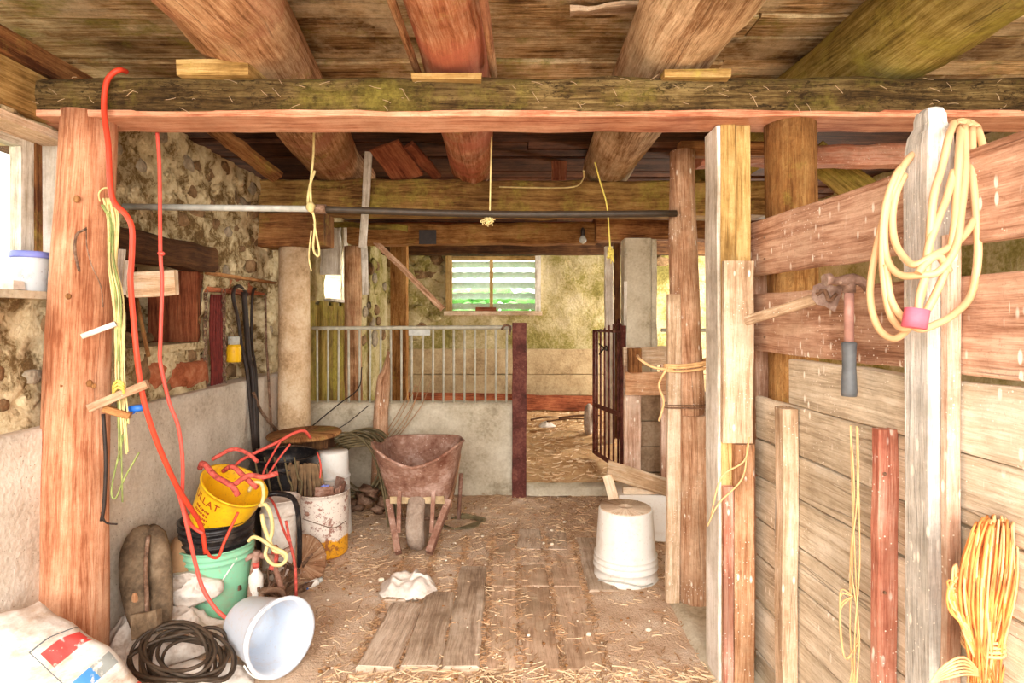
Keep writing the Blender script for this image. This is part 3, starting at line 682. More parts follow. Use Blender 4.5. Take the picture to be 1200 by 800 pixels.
# stall post beside the opening
tg(MB().plank((.048, 3.90, 0), (.05, 3.90, 1.172), .095, .05, up=(1, 0, 0), seg=8, jit=.003).build('steel_post', 'rust_dark'), 'dark brown steel post at the stall opening, end of the railing', 'post')
# round post with plank, right of the bucket
rp = thing('log_post', 'knotty round log post with twine tied around it, behind the split post', 'post', (.74, 2.44, 0))
MB().log([(.745, 2.44, .3), (.74, 2.44, .9), (.722, 2.44, 1.4), (.715, 2.44, 1.9)], [.062, .062, .058, .056], 18, rough=.10).build('upper_log', 'post_tan', rp)
MB().log([(.765, 2.44, 0), (.763, 2.44, .4), (.757, 2.44, .80)], [.086, .084, .078], 20, rough=.08).build('lower_log', 'post_tan', rp)
MB().plank((.664, 2.40, .03), (.670, 2.40, 1.30), .055, .03, up=(1, 0, 0), seg=8, jit=.004).build('side_lath', 'plank_bleached', rp)
tw = MB()
for zz in (1.01, 1.0, .985): tw.tube([(.63, 2.38, zz), (.70, 2.365, zz+.0), (.79, 2.37, zz+.012), (.825, 2.44, zz+.02), (.76, 2.51, zz), (.66, 2.46, zz-.005)], .0055, 6, 5, closed=True)
tw.tube([(.66, 2.375, .99), (.58, 2.375, 1.0), (.53, 2.40, 1.03), (.54, 2.5, 1.04)], .006, 6)
tw.tube([(.635, 2.37, 1.0), (.60, 2.37, .93), (.62, 2.37, .86), (.60, 2.37, .78)], .005, 6)
tw.build('twine', 'twine_gold', rp)
wi = MB()
for zz in (.845, .835): wi.tube([(.63, 2.38, zz), (.70, 2.366, zz+.0), (.79, 2.365, zz), (.83, 2.44, zz), (.76, 2.51, zz), (.66, 2.46, zz)], .003, 5, 5, closed=True)
wi.build('wire', 'iron', rp)
# split post, middle right
sp = thing('split_post', 'pale double-board post from beam to floor at the end of the plank partition', 'post', (.73, 1.95, 0))
MB().plank((.706, 1.935, 0), (.706, 1.945, 1.834), .050, .10, up=(1, 0, 0), seg=10, jit=.002).build('board', 'plank_yellow', sp)
MB().plank((.758, 1.94, 0), (.759, 1.95, 1.834), .049, .09, up=(1, 0, 0), seg=10, jit=.002).build('board', 'plank_yellow', sp)
MB().plank((.726, 1.873, .80), (.729, 1.873, 1.385), .097, .026, up=(1, 0, 0), seg=8, jit=.003).build('cover_board', 'plank_bleached', sp)
MB().plank((.678, 1.945, .0), (.675, 1.955, 1.83), .012, .12, up=(1, 0, 0), seg=10, jit=.002).build('white_edge', 'white_wood', sp)
MB().plank((.696, 1.872, .0), (.697, 1.872, .66), .032, .02, up=(1, 0, 0), seg=6, jit=.001).build('red_strip', 'red_wood', sp)
MB().plank((.746, 1.872, .0), (.746, 1.872, .795), .064, .028, up=(1, 0, 0), seg=8, jit=.003).build('lower_board', 'orange_wood', sp)
# orange bark post behind the partition
tg(MB().log([(.925, 1.905, .0), (.92, 1.905, 1.0), (.915, 1.905, 1.845)], [.076, .076, .078], 20, rough=.07).build('log_post', 'post_orange'), 'square-hewn orange bark post behind the speckled planks, under the front beam', 'post')
tg(MB().plank((xat(892, 2.06), 2.06, 0), (xat(892, 2.06), 2.06, 1.5), .05, .05, up=(1, 0, 0), seg=8).build('batten', 'post_pinkish'), 'thin upright batten seen through the gaps behind the planks next to the split post', 'batten')
beam('rail', (.72, 2.5, 1.925), (1.3, 2.5, 1.925), .06, .07, 'timber', 'short brown timber on top of the knotty round post', 'timber', seg=6)

# ---- plank partition
def pxp(Y, off=0): return .805+.062*(1.95-Y)+off
part = thing('plank_partition', 'plank partition on the right, speckled brown boards above weathered grey boards', 'partition', (.83, 1.3, 0))
def pp(z0, z1, ya, yb, mat, th=.03, slope=0, tilt=0):
    MB().plank((pxp(ya, .016), ya, (z0+z1)/2), (pxp(yb, .016), yb, (z0+z1)/2+slope), z1-z0, th, up=(0, 0, 1), seg=16, jit=.004, ch=.004).build('plank', mat, part)
pp(1.343, 1.521, 1.96, .45, 'plank_brown', slope=-.004)
pp(1.092, 1.280, 1.95, .45, 'plank_brown', slope=.002)
pp(.946, 1.080, 1.72, .45, 'plank_grey', slope=-.002)
for a, b in ((.804, .942), (.682, .800), (.541, .678), (.422, .537), (.272, .417), (.105, .268), (.0, .100)):
    pp(a, b, 1.93, .45, 'plank_grey', th=.026+R.uniform(-.003, .003), slope=R.uniform(-.003, .003))
MB().plank((.800, 1.69, .0), (.800, 1.69, .94), .045, .055, up=(1, 0, 0), seg=9, jit=.004).build('batten', 'plank_bleached', part)
MB().plank((.828, 1.29, .0), (.828, 1.29, .955), .044, .03, up=(1, 0, 0), seg=9, jit=.003).build('batten', 'red_wood', part)
MB().plank((.789, 1.705, .0), (.789, 1.705, .93), .012, .05, up=(1, 0, 0), seg=8, jit=.003).build('bark_edge', 'post_grey', part)
nb = MB()
for z, y in ((1.46, 1.88), (1.39, 1.88), (1.24, 1.88), (1.14, 1.88), (.87, 1.69), (.6, 1.69), (.45, 1.69), (.86, 1.29), (.6, 1.29)):
    nb.blob((pxp(y)-.03 if y < 1.8 else pxp(y), y-.02, z), .004, 6, 4, 0)
nb.build('nail_heads', 'iron', part, kind='stuff')
# loose straws and twine caught on the partition
st = MB()
for k in range(5):
    y = 1.345+R.uniform(-.02, .02); pts = [(.795+R.uniform(-.008, .008), y+R.uniform(-.015, .015), .95-.16*i) for i in range(6)]
    st.tube(pts, .0019, 4, 4)
for k in range(5): st.tube([(.80, 1.36, .55), (.78, 1.38, .50+.05*R.random()), (.785, 1.37, .40), (.80, 1.34, .45)], .002, 4, 5)
tg(st.build('twine_strands', 'twine_gold', kind='stuff'), 'dry twine strands hanging beside the red batten of the partition', 'twine')
st = MB()
st.tube([at(878, 512, 1.86), at(872, 540, 1.84), at(845, 560, 1.83), at(832, 610, 1.85)], .003, 5)
st.tube([at(876, 520, 1.86), at(870, 560, 1.83), at(842, 590, 1.83), at(829, 616, 1.85)], .003, 5)
tg(st.build('twine_strands', 'twine_gold'), 'thin straw-coloured twine tied around the lower part of the split post', 'twine')
# grey foreground post with the hose
gp = thing('grey_post', 'silver-grey upright post with rounded top carrying the coiled tan hose', 'post', (.79, 1.15, 0))
pr = [(-.028, -.034), (.022, -.034), (.028, -.028), (.028, .034), (-.028, .034)]
MB().sweep([(.833+.002*math.sin(i), 1.158, z) for i, z in enumerate((0, .3, .6, .9, 1.2, 1.45, 1.54, 1.565, 1.585, 1.60, 1.612, 1.618))], [(-.033, -.027), (.033, -.027), (.033, .027), (-.033, .027)], (1, 0, 0), scales=[1, 1, 1, 1, 1, 1, 1, .93, .68, .66, .55, .3],
           jit=lambda q, i, k, L: V((q.x+.002*nz(L*8, k), q.y+.002*nz(L*8, k, 5)))).build('grey_face_timber', 'post_grey', gp)
MB().plank((.842, 1.113, 0), (.842, 1.113, 1.36), .026, .022, up=(1, 0, 0), seg=10, jit=.002).build('pinkish_timber', 'post_pinkish', gp)
# ============================================================ OBJECTS
# ---- steel railing on the low stall wall
rl = thing('stall_railing', 'grey steel railing of upright bars on the low whitewashed stall wall', 'railing', (-.7, 3.97, .626))
MB().tube([(xat(366, 3.97), 3.97, 1.132), (xat(480, 3.97), 3.97, 1.136), (xat(600, 3.97), 3.96, 1.14)], .014, 8).build('top_rail', 'rail_steel', rl)
for k in range(19):
    x = xat(372+12.3*k, 3.97)
    MB().tube([(x, 3.97, .60), (x+R.uniform(-.004, .004), 3.97, 1.132)], .0075, 6, 1, curve=False).build('bar', 'rail_steel', rl)
MB().box((xat(479, 3.95), 3.945, 1.085), (xat(504, 3.95), 3.956, 1.125)).build('tie_plate', 'galv', rl)
MB().tube([at(588, 386, 3.95), at(592, 381, 3.93), at(598, 383, 3.92), at(597, 392, 3.91)], .008, 6).build('latch_hook', 'iron', rl)
# railing continuing beyond the pillar
rl = thing('stall_railing', 'short grey railing glimpsed behind the round log post on the block wall', 'railing', (1.3, 3.97, .66))
MB().tube([(1.02, 3.97, 1.12), (1.9, 3.97, 1.12)], .013, 8, 2, curve=False).build('top_rail', 'rail_steel', rl)
for k in range(9):
    MB().tube([(1.07+k*.09, 3.97, .65), (1.07+k*.09, 3.97, 1.12)], .0075, 6, 1, curve=False).build('bar', 'rail_steel', rl)
# ---- open dark steel gate
g = thing('stall_gate', 'dark brown steel bar gate swung open into the stall', 'gate', (.79, 4.08, .12))
A, B = V((.775, 4.05, 0)), V((.66, 4.66, 0))
def gp_(t, z): p = A.lerp(B, t); return V((p.x, p.y, z))
MB().tube([gp_(0, .10), gp_(0, 1.15)], .022, 8, 1, curve=False).build('hinge_stile', 'rust_dark', g)
MB().tube([gp_(1, .12), gp_(1, 1.11)], .014, 8, 1, curve=False).build('lock_stile', 'rust_dark', g)
for t, z0_, z1_ in ((.15, .13, 1.17), (.3, .13, 1.16), (.45, .13, 1.15), (.6, .13, 1.13), (.75, .13, 1.12), (.88, .13, 1.11)):
    MB().tube([gp_(t, z0_), gp_(t, z1_)], .008, 6, 1, curve=False).build('bar', 'rust_dark', g)
for z in (.14, .52, 1.11):
    MB().plank(gp_(0, z), gp_(1, z-.01), .035 if z < 1 else .02, .012, seg=2, jit=0).build('cross_rail', 'rust_dark', g)
MB().tube([gp_(.35, 1.10), gp_(.15, 1.19), gp_(-.05, 1.10)], .008, 6, 1, curve=False).build('top_brace', 'rust_dark', g)
MB().tube([gp_(.8, .92), gp_(.55, .99), gp_(.52, .96), gp_(.8, 1.0)], .007, 6, 3).build('latch', 'iron_black', g)
# ---- pillars
p = thing('concrete_pillar', 'white whitewashed square pillar right of the open steel gate', 'pillar', (.90, 4.18, 0))
MB().plank((.885, 4.16, 0), (.885, 4.16, 1.765), .185, .16, up=(1, 0, 0), seg=12, jit=.004, ch=.012).build('shaft', 'concrete_light', p)
MB().plank((1.01, 4.19, 0), (1.01, 4.19, 1.765), .05, .12, up=(1, 0, 0), seg=12, jit=.006, ch=.012).build('side_shaft', 'concrete_light', p)
MB().plank((.797, 4.075, .1), (.797, 4.075, 1.46), .022, .02, up=(1, 0, 0), seg=10, jit=.003).build('edge_strip', 'white_wood', p)
tg(MB().plank((xat(714, 5.1), 5.1, .1), (xat(713, 5.1), 5.1, 1.83), .07, .07, up=(1, 0, 0), seg=8, jit=.004).build('narrow_post', 'white_wood'), 'narrow whitewashed post behind the top of the open gate', 'post')
tg(MB().plank((xat(723, 5.3), 5.3, .1), (xat(723, 5.3), 5.3, 1.88), .05, .06, up=(1, 0, 0), seg=6).build('narrow_post', 'dark_wood'), 'dark narrow post between the whitewashed post and the pillar', 'post')
# ---- wooden hurdle right of the opening
h = thing('plank_barrier', 'short wooden barrier with an orange cross board left of the round log post', 'barrier', (.86, 3.7, 0))
MB().plank((.722, 3.70, .785), (1.0, 3.70, .785), .148, .028, seg=6, jit=.003).build('cross_board', 'orange_wood', h)
MB().plank((.715, 3.735, .955), (1.02, 3.735, .96), .12, .035, seg=6, jit=.005).build('upper_board', 'plank_bleached', h)
MB().box((xat(736, 3.69), 3.66, zat(436, 3.69)), (xat(751, 3.69), 3.715, zat(408, 3.69)), jit=.002).build('block', 'timber', h)
MB().plank((.775, 3.745, .0), (.775, 3.745, .93), .11, .03, up=(1, 0, 0), seg=8, jit=.003).build('upright_board', 'post_pinkish', h)
MB().plank((.99, 3.745, .0), (.99, 3.745, .93), .06, .03, up=(1, 0, 0), seg=8, jit=.003).build('upright_board', 'post_pinkish', h)
# boards and bits lying in the stall
tg(MB().plank((-1.3, 6.45, .30), (.92, 6.60, .235), .17, .05, seg=16, jit=.008).build('kick_board', 'red_dark_wood'), 'long dark red board lying on edge along the foot of the back wall', 'board')
for a_, b_2, r_ in (((655, 497, 6.0), (705, 486, 6.1), .012), ((640, 505, 5.8), (688, 500, 5.9), .009), ((622, 497, 5.9), (655, 490, 6.0), .010)):
    p0, p1 = at(*a_), at(*b_2); p0.z = .17; p1.z = .18
    tg(MB().log([p0, p0.lerp(p1, .5)+V((0, .02, .01)), p1], [r_, r_, r_*.6], 7, rough=.15).build('stick', 'dark_wood'), {655: 'thicker dark stick lying on the litter towards the gate', 640: 'thin dark stick lying nearest on the stall litter', 622: 'short stick on the litter close to the steel post'}[a_[0]], 'stick')
def crumple(name, c, sx, sy, h, mat, label, cat, n=22, lean=None, sd=None, seedz=0):
    sd = sd or R.random()*50; c = V(c)
    m = MB()
    def fn(u, v):
        a = u*2-1; b = v*2-1
        x_, y_ = a*math.sqrt(max(0, 1-b*b/2)), b*math.sqrt(max(0, 1-a*a/2)); r = min(1, math.hypot(x_, y_))
        w = 1+.45*nz(x_*.9, y_*.9, sd)
        dx, dy = .16*nz(x_*2.2, y_*2.2, sd+11), .16*nz(x_*2.2, y_*2.2, sd+21)
        e = (1-r**2.6)
        f1 = 1-abs(nz(x_*1.9, y_*1.9, sd+3))*2.2; f2 = 1-abs(nz(x_*4.3, y_*4.3, sd+7))*2.0
        z = h*(e*(.42+.42*max(0, f1))+.13*max(0, f2)*(.35+.65*e))+.003
        q = V(((x_+dx)*sx*w, (y_+dy)*sy*w, z))
        if lean: q = lean@q
        return c+q
    m.grid(fn, n, n)
    o = m.build(name, mat); md = o.modifiers.new('s', 'SOLIDIFY'); md.thickness = .003
    return tg(o, label, cat)
crumple('rag', (.33, 5.6, .16), .09, .07, .05, 'cloth', 'small pale rag lying on the litter inside the stall', 'rag', 12)
t = thing('rubber_hoop', 'small dusty tyre leaning behind the open steel gate', 'tyre', (xat(690, 5.4), 5.4, .13))
MB().tube([(xat(690, 5.4)+.03*math.cos(a*PI/6), 5.4+.10*math.cos(a*PI/6), .26+.12*math.sin(a*PI/6)) for a in range(12)], .03, 8, 3, closed=True).build('rubber_ring', 'tyre', t)
# ---- pipe under the beam
pi = thing('hanging_pipe', 'long thin pipe running under the cross beam from stone wall to round log post', 'pipe', (-.3, 2.42, 1.63))
pa, pb = V((-1.52, 2.27, 1.637)), V((.68, 2.40, 1.634))
pm = pa.lerp(pb, .34)
MB().tube([pa, pm], .0125, 10, 4, curve=False).build('galvanised_section', 'galv', pi)
MB().tube([pm-V((.02, 0, 0)), pm.lerp(pb, .5)-V((0, 0, .012)), pb], .014, 10, 8).build('dark_section', 'pipe_dark', pi)
MB().tube([pm-V((.03, 0, 0)), pm+V((.03, 0, 0))], .019, 10, 1, curve=False).build('coupling', 'iron', pi)
# light bulb under lower beam
b = thing('light_bulb', 'bare bulb in a socket hanging under the lower beam', 'bulb', at(683, 281, 4.2))
c0 = at(683, 281, 4.2)
MB().lathe([(.001, -.03), (.022, -.018), (.028, 0), (.018, .02), (.012, .03)], Matrix.Translation(c0), 14).build('glass', 'galv', b)
MB().lathe([(.013, .03), (.015, .035), (.015, .07), (.006, .09), (.001, .09)], Matrix.Translation(c0), 12).build('socket', 'iron_black', b)

# ---- buckets
def bucket(name, label, mats, base, axis, rb, rt, h, ribs=(), thick=.004, roll=0, cat='bucket', rib_r=.006, inner=None, lip=.006, parent_only=False):
    """open bucket; base centre, axis towards the opening"""
    mt = frame(axis, base, roll); o = thing(name, label, cat, base)
    pr = [(.0005, 0), (rb*.97, 0), (rb, .006)]
    nn = 14
    for i in range(1, nn+1):
        z = h*i/nn; r = rb+(rt-rb)*z/h; pr.append((r, z))
    pr2 = []
    for r, z in pr: pr2.append((r, z))
    for rz in ribs:
        r = rb+(rt-rb)*rz/h
        pr2 = [p for p in pr2 if abs(p[1]-rz) > .006]+[(r, rz-.005), (r+rib_r, rz-.003), (r+rib_r, rz+.003), (r, rz+.005)]
    pr2.sort(key=lambda q: (q[1], 0)); pr2 = pr2[:1]+sorted(pr2[1:3], key=lambda q: q[0])+pr2[3:]
    pr2 += [(rt+lip, h), (rt+lip, h+.004), (rt-thick, h+.004)]
    for i in range(5, -1, -1): z = thick+(h-thick)*i/6; pr2.append((rb+(rt-rb)*z/h-thick, z))
    pr2.append((.0005, thick))
    MB().lathe(pr2, mt, 40, closed=True).build('body', mats, o)
    return o, mt
def bail(o, mt, rt, h, ang, roll, mat='galv', r=.0025, drop=.02):
    """wire handle: half circle hinged at two points on the rim, swung by ang"""
    m = MB(); pts = []
    for k in range(13):
        a = PI*k/12; x = (rt+.008)*math.cos(a); q = (rt+.01)*math.sin(a)
        p = V((x, q*math.sin(ang), h-drop+q*math.cos(ang))); pts.append(mt@(Matrix.Rotation(roll, 3, 'Z')@p))
    m.tube(pts, r, 6, 2); return m.build('handle', mat, o)
# white bucket upside down by the posts
o, mt = bucket('white_bucket', 'white plastic bucket standing upside down on the floor before the round log post', 'white_plastic', (.53, 2.71, .318), (0, 0, -1), .124, .146, .312, ribs=(.21, .235, .262), rib_r=.007, lip=.004)
MB().lathe([(.119, .317), (.116, .3215), (.040, .3200), (.037, .3235), (.030, .3235), (.028, .3198), (.0005, .3195)], Matrix.Translation((.53, 2.71, 0)), 40).build('base_ring', 'plank_bleached', o)
def patch_on_cyl(cx, cy, r, a0, a1, z0, z1, taper, mat, name, par, n=8):
    m = MB()
    m.grid(lambda u, v: (cx+(r+taper*(z1-(z0+(z1-z0)*v))+.0012)*math.sin(a0+(a1-a0)*u), cy-(r+taper*(z1-(z0+(z1-z0)*v))+.0012)*math.cos(a0+(a1-a0)*u), z0+(z1-z0)*v), n, 3)
    return m.build(name, mat, par)
patch_on_cyl(.53, 2.71, .1285, -.62, -.30, .10, .225, .07, 'greyprint', 'printed_label', o)
patch_on_cyl(.53, 2.71, .131, -.60, -.40, .045, .075, .07, 'greyprint', 'printed_label', o)
for k, (za, zb) in enumerate(((.11, .125), (.14, .155), (.17, .19))):
    patch_on_cyl(.53, 2.709, .1295+.0006, -.56+.05*(k % 2), -.46+.05*(k % 2), za, zb, .07, 'white_plastic', 'label_mark', o, 3)
MB().tube([(.39, 2.62, .02), (.48, 2.56, .035), (.57, 2.555, .02), (.63, 2.60, .012)], .003, 6).build('handle', 'galv', o)
# things behind the white bucket
t = thing('white_crate', 'overturned white plastic crate under pale boards behind the white bucket', 'crate', (.70, 3.18, 0))
MB().box((.585, 3.12, .0), (.93, 3.34, .175), jit=.004).build('lower_shell', 'white_plastic', t)
MB().box((.57, 3.10, .175), (.945, 3.36, .255), jit=.004).build('upper_shell', 'white_plastic', t)
for k in range(3):
    c0 = (.62+.025*k, 3.097, .225-.014*(k % 2)); MB().blob(c0, (.005, .003, .005), 8, 4, 0).build('hole', 'iron_black', t)
tg(MB().plank((.60, 3.14, .27), (.93, 3.14, .275), .035, .03, seg=5, jit=.004).build('pale_batten', 'pale_wood'), 'pale batten lying along the front edge of the white crate', 'batten')
tg(MB().plank((.515, 3.13, .39), (.95, 3.10, .26), .11, .016, up=(0, .75, .66), seg=8, jit=.003).build('pale_board', 'pale_wood'), 'broad pale board sloping across the top of the white crate', 'board')
tg(MB().plank((.505, 3.08, .37), (.57, 3.06, .13), .05, .012, up=(1, 0, .25), seg=5, jit=.003).build('pale_offcut', 'pale_wood'), 'short pale slat leaning upright at the left end of the sloping board', 'slat')

# mint bucket, black bucket inside it, yellow bucket tilted on top
mc = V((-1.205, 2.37, 0))
mint, _ = bucket('mint_bucket', 'mint green plastic bucket standing on the floor, black bucket nested inside', 'mint', mc, (0, 0, 1), .112, .138, .285, ribs=(.24, .262), lip=.007)
st_ = MB()
st_.tube([mc+V((.115, -.07, .25)), mc+V((.06, -.125, .15)), mc+V((.02, -.127, .10))], .003, 6).build('handle', 'white_plastic', mint)
blk, _ = bucket('black_bucket', 'black ribbed bucket rim nested in the mint green bucket', 'black_plastic', mc+V((0, 0, .05)), (0, 0, 1), .10, .136, .335, ribs=(.255, .285, .31), rib_r=.008, lip=.008)
yax = V((.50, -.14, .86)); yb = mc+V((-.035, 0, .315))
yel, ymt = bucket('yellow_bucket', 'yellow plastic bucket with red lettering tilted on top of the black rim', 'yellow', yb, yax, .092, .128, .25, ribs=(), lip=.006)
def bent_text(body, size, par, mt, rb, rt, h, ang, z, mat, name='lettering', sp=1.0, roll=0):
    cu = bpy.data.curves.new('t', 'FONT'); cu.body = body; cu.size = size; cu.align_x = 'CENTER'; cu.space_character = sp; cu.offset = size*.012
    to = bpy.data.objects.new('t', cu); C.objects.link(to)
    dg = bpy.context.evaluated_depsgraph_get(); dg.update(); me = to.evaluated_get(dg).to_mesh()
    m = MB(); nv = len(me.vertices)
    for ex in (.0008, .0016):
        for v in me.vertices:
            zz = z+v.co.y; r = rb+(rt-rb)*zz/h+ex; a = ang+v.co.x/r
            m.v.append(mt@V((r*math.cos(a), r*math.sin(a), zz)))
    for pz in me.polygons: m.face([i+nv for i in pz.vertices]); 
    bpy.data.objects.remove(to); return m.build(name, mat, par)
# direction on the tilted bucket that faces the camera, a little to the left
inv = ymt.inverted(); dl = (inv.to_3x3()@V((.12, -1, .25))); ya = math.atan2(dl.y, dl.x)
bent_text('ULLAT', .042, yel, ymt, .092, .128, .25, ya-.30, .195, 'redprint', sp=1.1)
pm = MB()
for row in range(4):   # the rows of small print below, too worn to read
    a_ = ya-.62
    while a_ < ya+.0:
        w_ = R.uniform(.04, .12); z_ = .165-.018*row; r0 = .092+.036*z_/.25+.0012
        for (q0, q1) in ((a_, a_+w_*.75),):
            i0 = len(pm.v)
            for aa, zz in ((q0, z_), (q1, z_), (q1, z_+.009), (q0, z_+.009)): pm.v.append(ymt@V((r0*math.cos(aa), r0*math.sin(aa), zz)))
            pm.face((i0, i0+1, i0+2, i0+3))
        a_ += w_
pm.build('worn_print', 'redprint', yel)
# red strap mass over the yellow bucket
sm = MB()
rim = ymt@V((0, 0, .25))
sm.tube([rim+V((-.14, 0, .07)), rim+V((-.10, -.05, .10)), rim+V((-.03, -.09, .06)), rim+V((.04, -.11, .03)), rim+V((.06, -.10, -.01))], .011, 8)
sm.tube([rim+V((-.10, .02, .10)), rim+V((-.02, .02, .14)), rim+V((.05, .0, .13)), rim+V((.10, -.02, .10))], .008, 8)
sm.tube([rim+V((.03, -.1, .02)), rim+V((.09, -.08, .06)), rim+V((.14, -.06, .05)), rim+V((.19, -.04, .06))], .010, 8)
sm.tube([rim+V((-.06, .03, .05)), rim+V((.0, -.02, .08)), rim+V((.06, -.05, .05)), rim+V((.12, -.07, .01))], .010, 8)
tg(sm.build('red_strap', 'red_strap'), 'thick faded red straps lying over the opening of the yellow bucket', 'strap')
# yellow rope loops hanging off the yellow bucket
ym = MB()
def P_(px, py, Y): return at(px, py, Y)
ym.tube([P_(292, 575, 2.3), P_(297, 566, 2.28), P_(306, 566, 2.27), P_(309, 578, 2.25), P_(307, 590, 2.24)], .007, 7)
ym.tube([P_(304, 592, 2.25), P_(312, 592, 2.24), P_(318, 606, 2.24), P_(319, 622, 2.24), P_(316, 636, 2.24), P_(326, 644, 2.23), P_(335, 648, 2.23)], .008, 7)
ym.tube([P_(307, 602, 2.25), P_(309, 615, 2.24), P_(315, 632, 2.24), P_(322, 645, 2.23), P_(330, 647, 2.23), P_(335, 653, 2.23)], .008, 7)
ym.tube([P_(291, 634, 2.23), P_(297, 629, 2.23), P_(306, 632, 2.22), P_(318, 640, 2.22), P_(334, 648, 2.22), P_(335, 656, 2.22), P_(328, 662, 2.22), P_(318, 660, 2.22), P_(311, 650, 2.23), P_(313, 640, 2.24)], .007, 7)
tg(ym.build('yellow_rope', 'twine'), 'knotted cream rope loops hanging beside the mint and yellow buckets', 'rope')

# lying pale blue bucket
ax = V((.80, -.60, .10)); bo, bm_ = bucket('pale_blue_bucket', 'pale blue-white plastic bucket lying on its side at the front', 'blue_white_plastic', V((-.955, 2.085, .108)), ax, .088, .118, .225, ribs=(.205,), lip=.009, rib_r=.005)
bail(bo, bm_, .12, .225, math.radians(90), math.radians(200), 'white_plastic', .003)
# rust flecked bucket
ro, rm = bucket('rusty_bucket', 'rust-flecked white metal bucket with yellow base full of scraps', 'rustwhite', V((-.975, 2.99, 0)), (0, 0, 1), .125, .132, .315, ribs=(), lip=.003)
MB().tube([V((-.975-.06, 2.99-.12, .21)), V((-.95, 2.85, .19)), V((-.88, 2.87, .165)), V((-.845, 2.95, .17))], .002, 5).build('handle', 'iron', ro)
MB().blob((-1.01, 2.866, .235), (.016, .006, .012), 8, 5, .2).build('handle_lug', 'rust', ro)
m = MB()
for k in range(9):
    a = R.uniform(0, 6.28); m.plank((-.975+.07*math.cos(a), 2.99+.06*math.sin(a), .2), (-.975+.11*math.cos(a), 2.99+.1*math.sin(a), .32+R.uniform(0, .045)), R.uniform(.05, .09), .006, up=(math.sin(a), -math.cos(a), 0), seg=3, jit=.006)
tg(m.build('scrap_metal', 'rust'), 'bent rusty sheet scraps filling the rust-flecked bucket', 'scrap')
bl = MB()
for k in range(3): bl.tube([(-.95-.012*k, 2.93, .30), (-.94-.012*k, 2.92, .345), (-.92-.012*k, 2.925, .36)], .006, 6)
tg(bl.build('blue_tube', 'lid_purple'), 'small blue-white tubes sticking out of the rust-flecked bucket', 'tube')
# black bin behind
ko, km = bucket('black_bin', 'tall black plastic bin in the corner under the brown board', 'black_plastic', V((-1.21, 3.08, 0)), (0, 0, 1), .135, .168, .475, ribs=(.43,), lip=.010)
bail(ko, km, .17, .475, math.radians(80), math.radians(185), 'iron', .003)
m = MB()
for k in range(5): m.tube([(-1.30+.05*k, 2.93, .50), (-1.29+.05*k+.02, 2.905, .40), (-1.25+.05*k, 2.90, .30+.02*k), (-1.18+.03*k, 2.89, .26), (-1.12+.02*k, 2.90, .30)], .005, 6)
tg(m.build('old_hose', 'hose_olive'), 'loops of dull grey hose draped down the front of the black bin', 'hose')
m = MB()
for k in range(14): m.plank((-1.20+.02*k, 2.96+.02*(k % 3), .2), (-1.13+.012*k, 2.93, .46+.02*R.random()), .014, .008, up=(1, 0, 0), seg=3, jit=.003)
tg(m.build('dry_stalks', flat('brown_stalks', '#80664a', .9), kind='stuff'), 'dry brown stalks standing at the right side of the black bin', 'stalks')
# brown flat board on top
tg(MB().lathe([(.0005, 0), (.165, .0), (.172, .010), (.165, .022), (.0005, .026)], Matrix.Translation((-1.17, 3.28, .535))@Matrix.Rotation(.09, 4, 'X')@Matrix.Rotation(-.05, 4, 'Y')@Matrix.Diagonal((1.25, .8, 1, 1)), 30, wob=.06).build('round_board', 'timber'), 'flat dusty brown wooden lid lying over the black bin', 'lid')
tg(MB().box((-1.33, 3.3, 0), (-1.05, 3.44, .53), jit=.01).build('old_box', 'dark_wood'), 'dark old box hidden under the dusty wooden lid in the corner', 'box')
# tall white canister
wc, _ = bucket('white_canister', 'white plastic canister upside down between black bin and cable coil', 'white_plastic', V((-1.005, 3.25, .46)), (0, 0, -1), .085, .105, .45, ribs=(.14,), lip=.003)
# cream bucket partly hidden
co, _ = bucket('cream_bucket', 'dirty cream bucket hidden behind the yellow rope', 'cloth', V((-1.095, 2.72, 0)), V((.03, 0, 1)), .07, .085, .36, ribs=(.30,), lip=.003)
m = MB(); m.tube([(-1.13, 2.60, .40), (-1.06, 2.62, .41), (-1.005, 2.68, .36), (-.99, 2.7, .22), (-.99, 2.7, .02)], .012, 8)
tg(m.build('black_hose', 'black_plastic'), 'black hose curving over the dirty cream bucket to the floor', 'hose')
# cable coil by the stall wall
m = MB()
for k in range(16):
    r = .13+.05*R.random(); c0 = V((-.93+R.uniform(-.03, .03), 3.55+R.uniform(-.06, .06), .30+R.uniform(-.05, .03))); ph = R.random()*6
    m.tube([c0+V((r*1.35*math.cos(a+ph)*.8, .08*math.sin(a+ph)+.02*R.random(), r*1.15*math.sin(a+ph))) for a in [i*PI/4 for i in range(8)]], .0065, 5, 4, closed=True)
for k in range(7):
    o_ = .02*k
    m.tube([(-1.10+o_, 3.42, .50-.01*k), (-.95+o_, 3.40, .53-.012*k), (-.82+o_, 3.36, .44), (-.74+o_*.7, 3.28, .27), (-.68+o_*.5, 3.2, .05)], .006, 5)
tg(m.build('cable_coil', 'hose_olive'), 'heap of olive-brown cable coils leaning on the stall wall left of the wheelbarrow', 'cable')
m = MB()
for k in range(4): m.tube([(-.36+.02*k, 3.45, .012+.01*k), (-.22+.02*k, 3.42, .02), (-.20, 3.32+.02*k, .015), (-.32, 3.28, .012), (-.42, 3.33+.01*k, .015)], .006, 5, 5)
tg(m.build('cable_coil', 'hose_olive'), 'thin cable coil lying on the floor right of the wheelbarrow', 'cable')
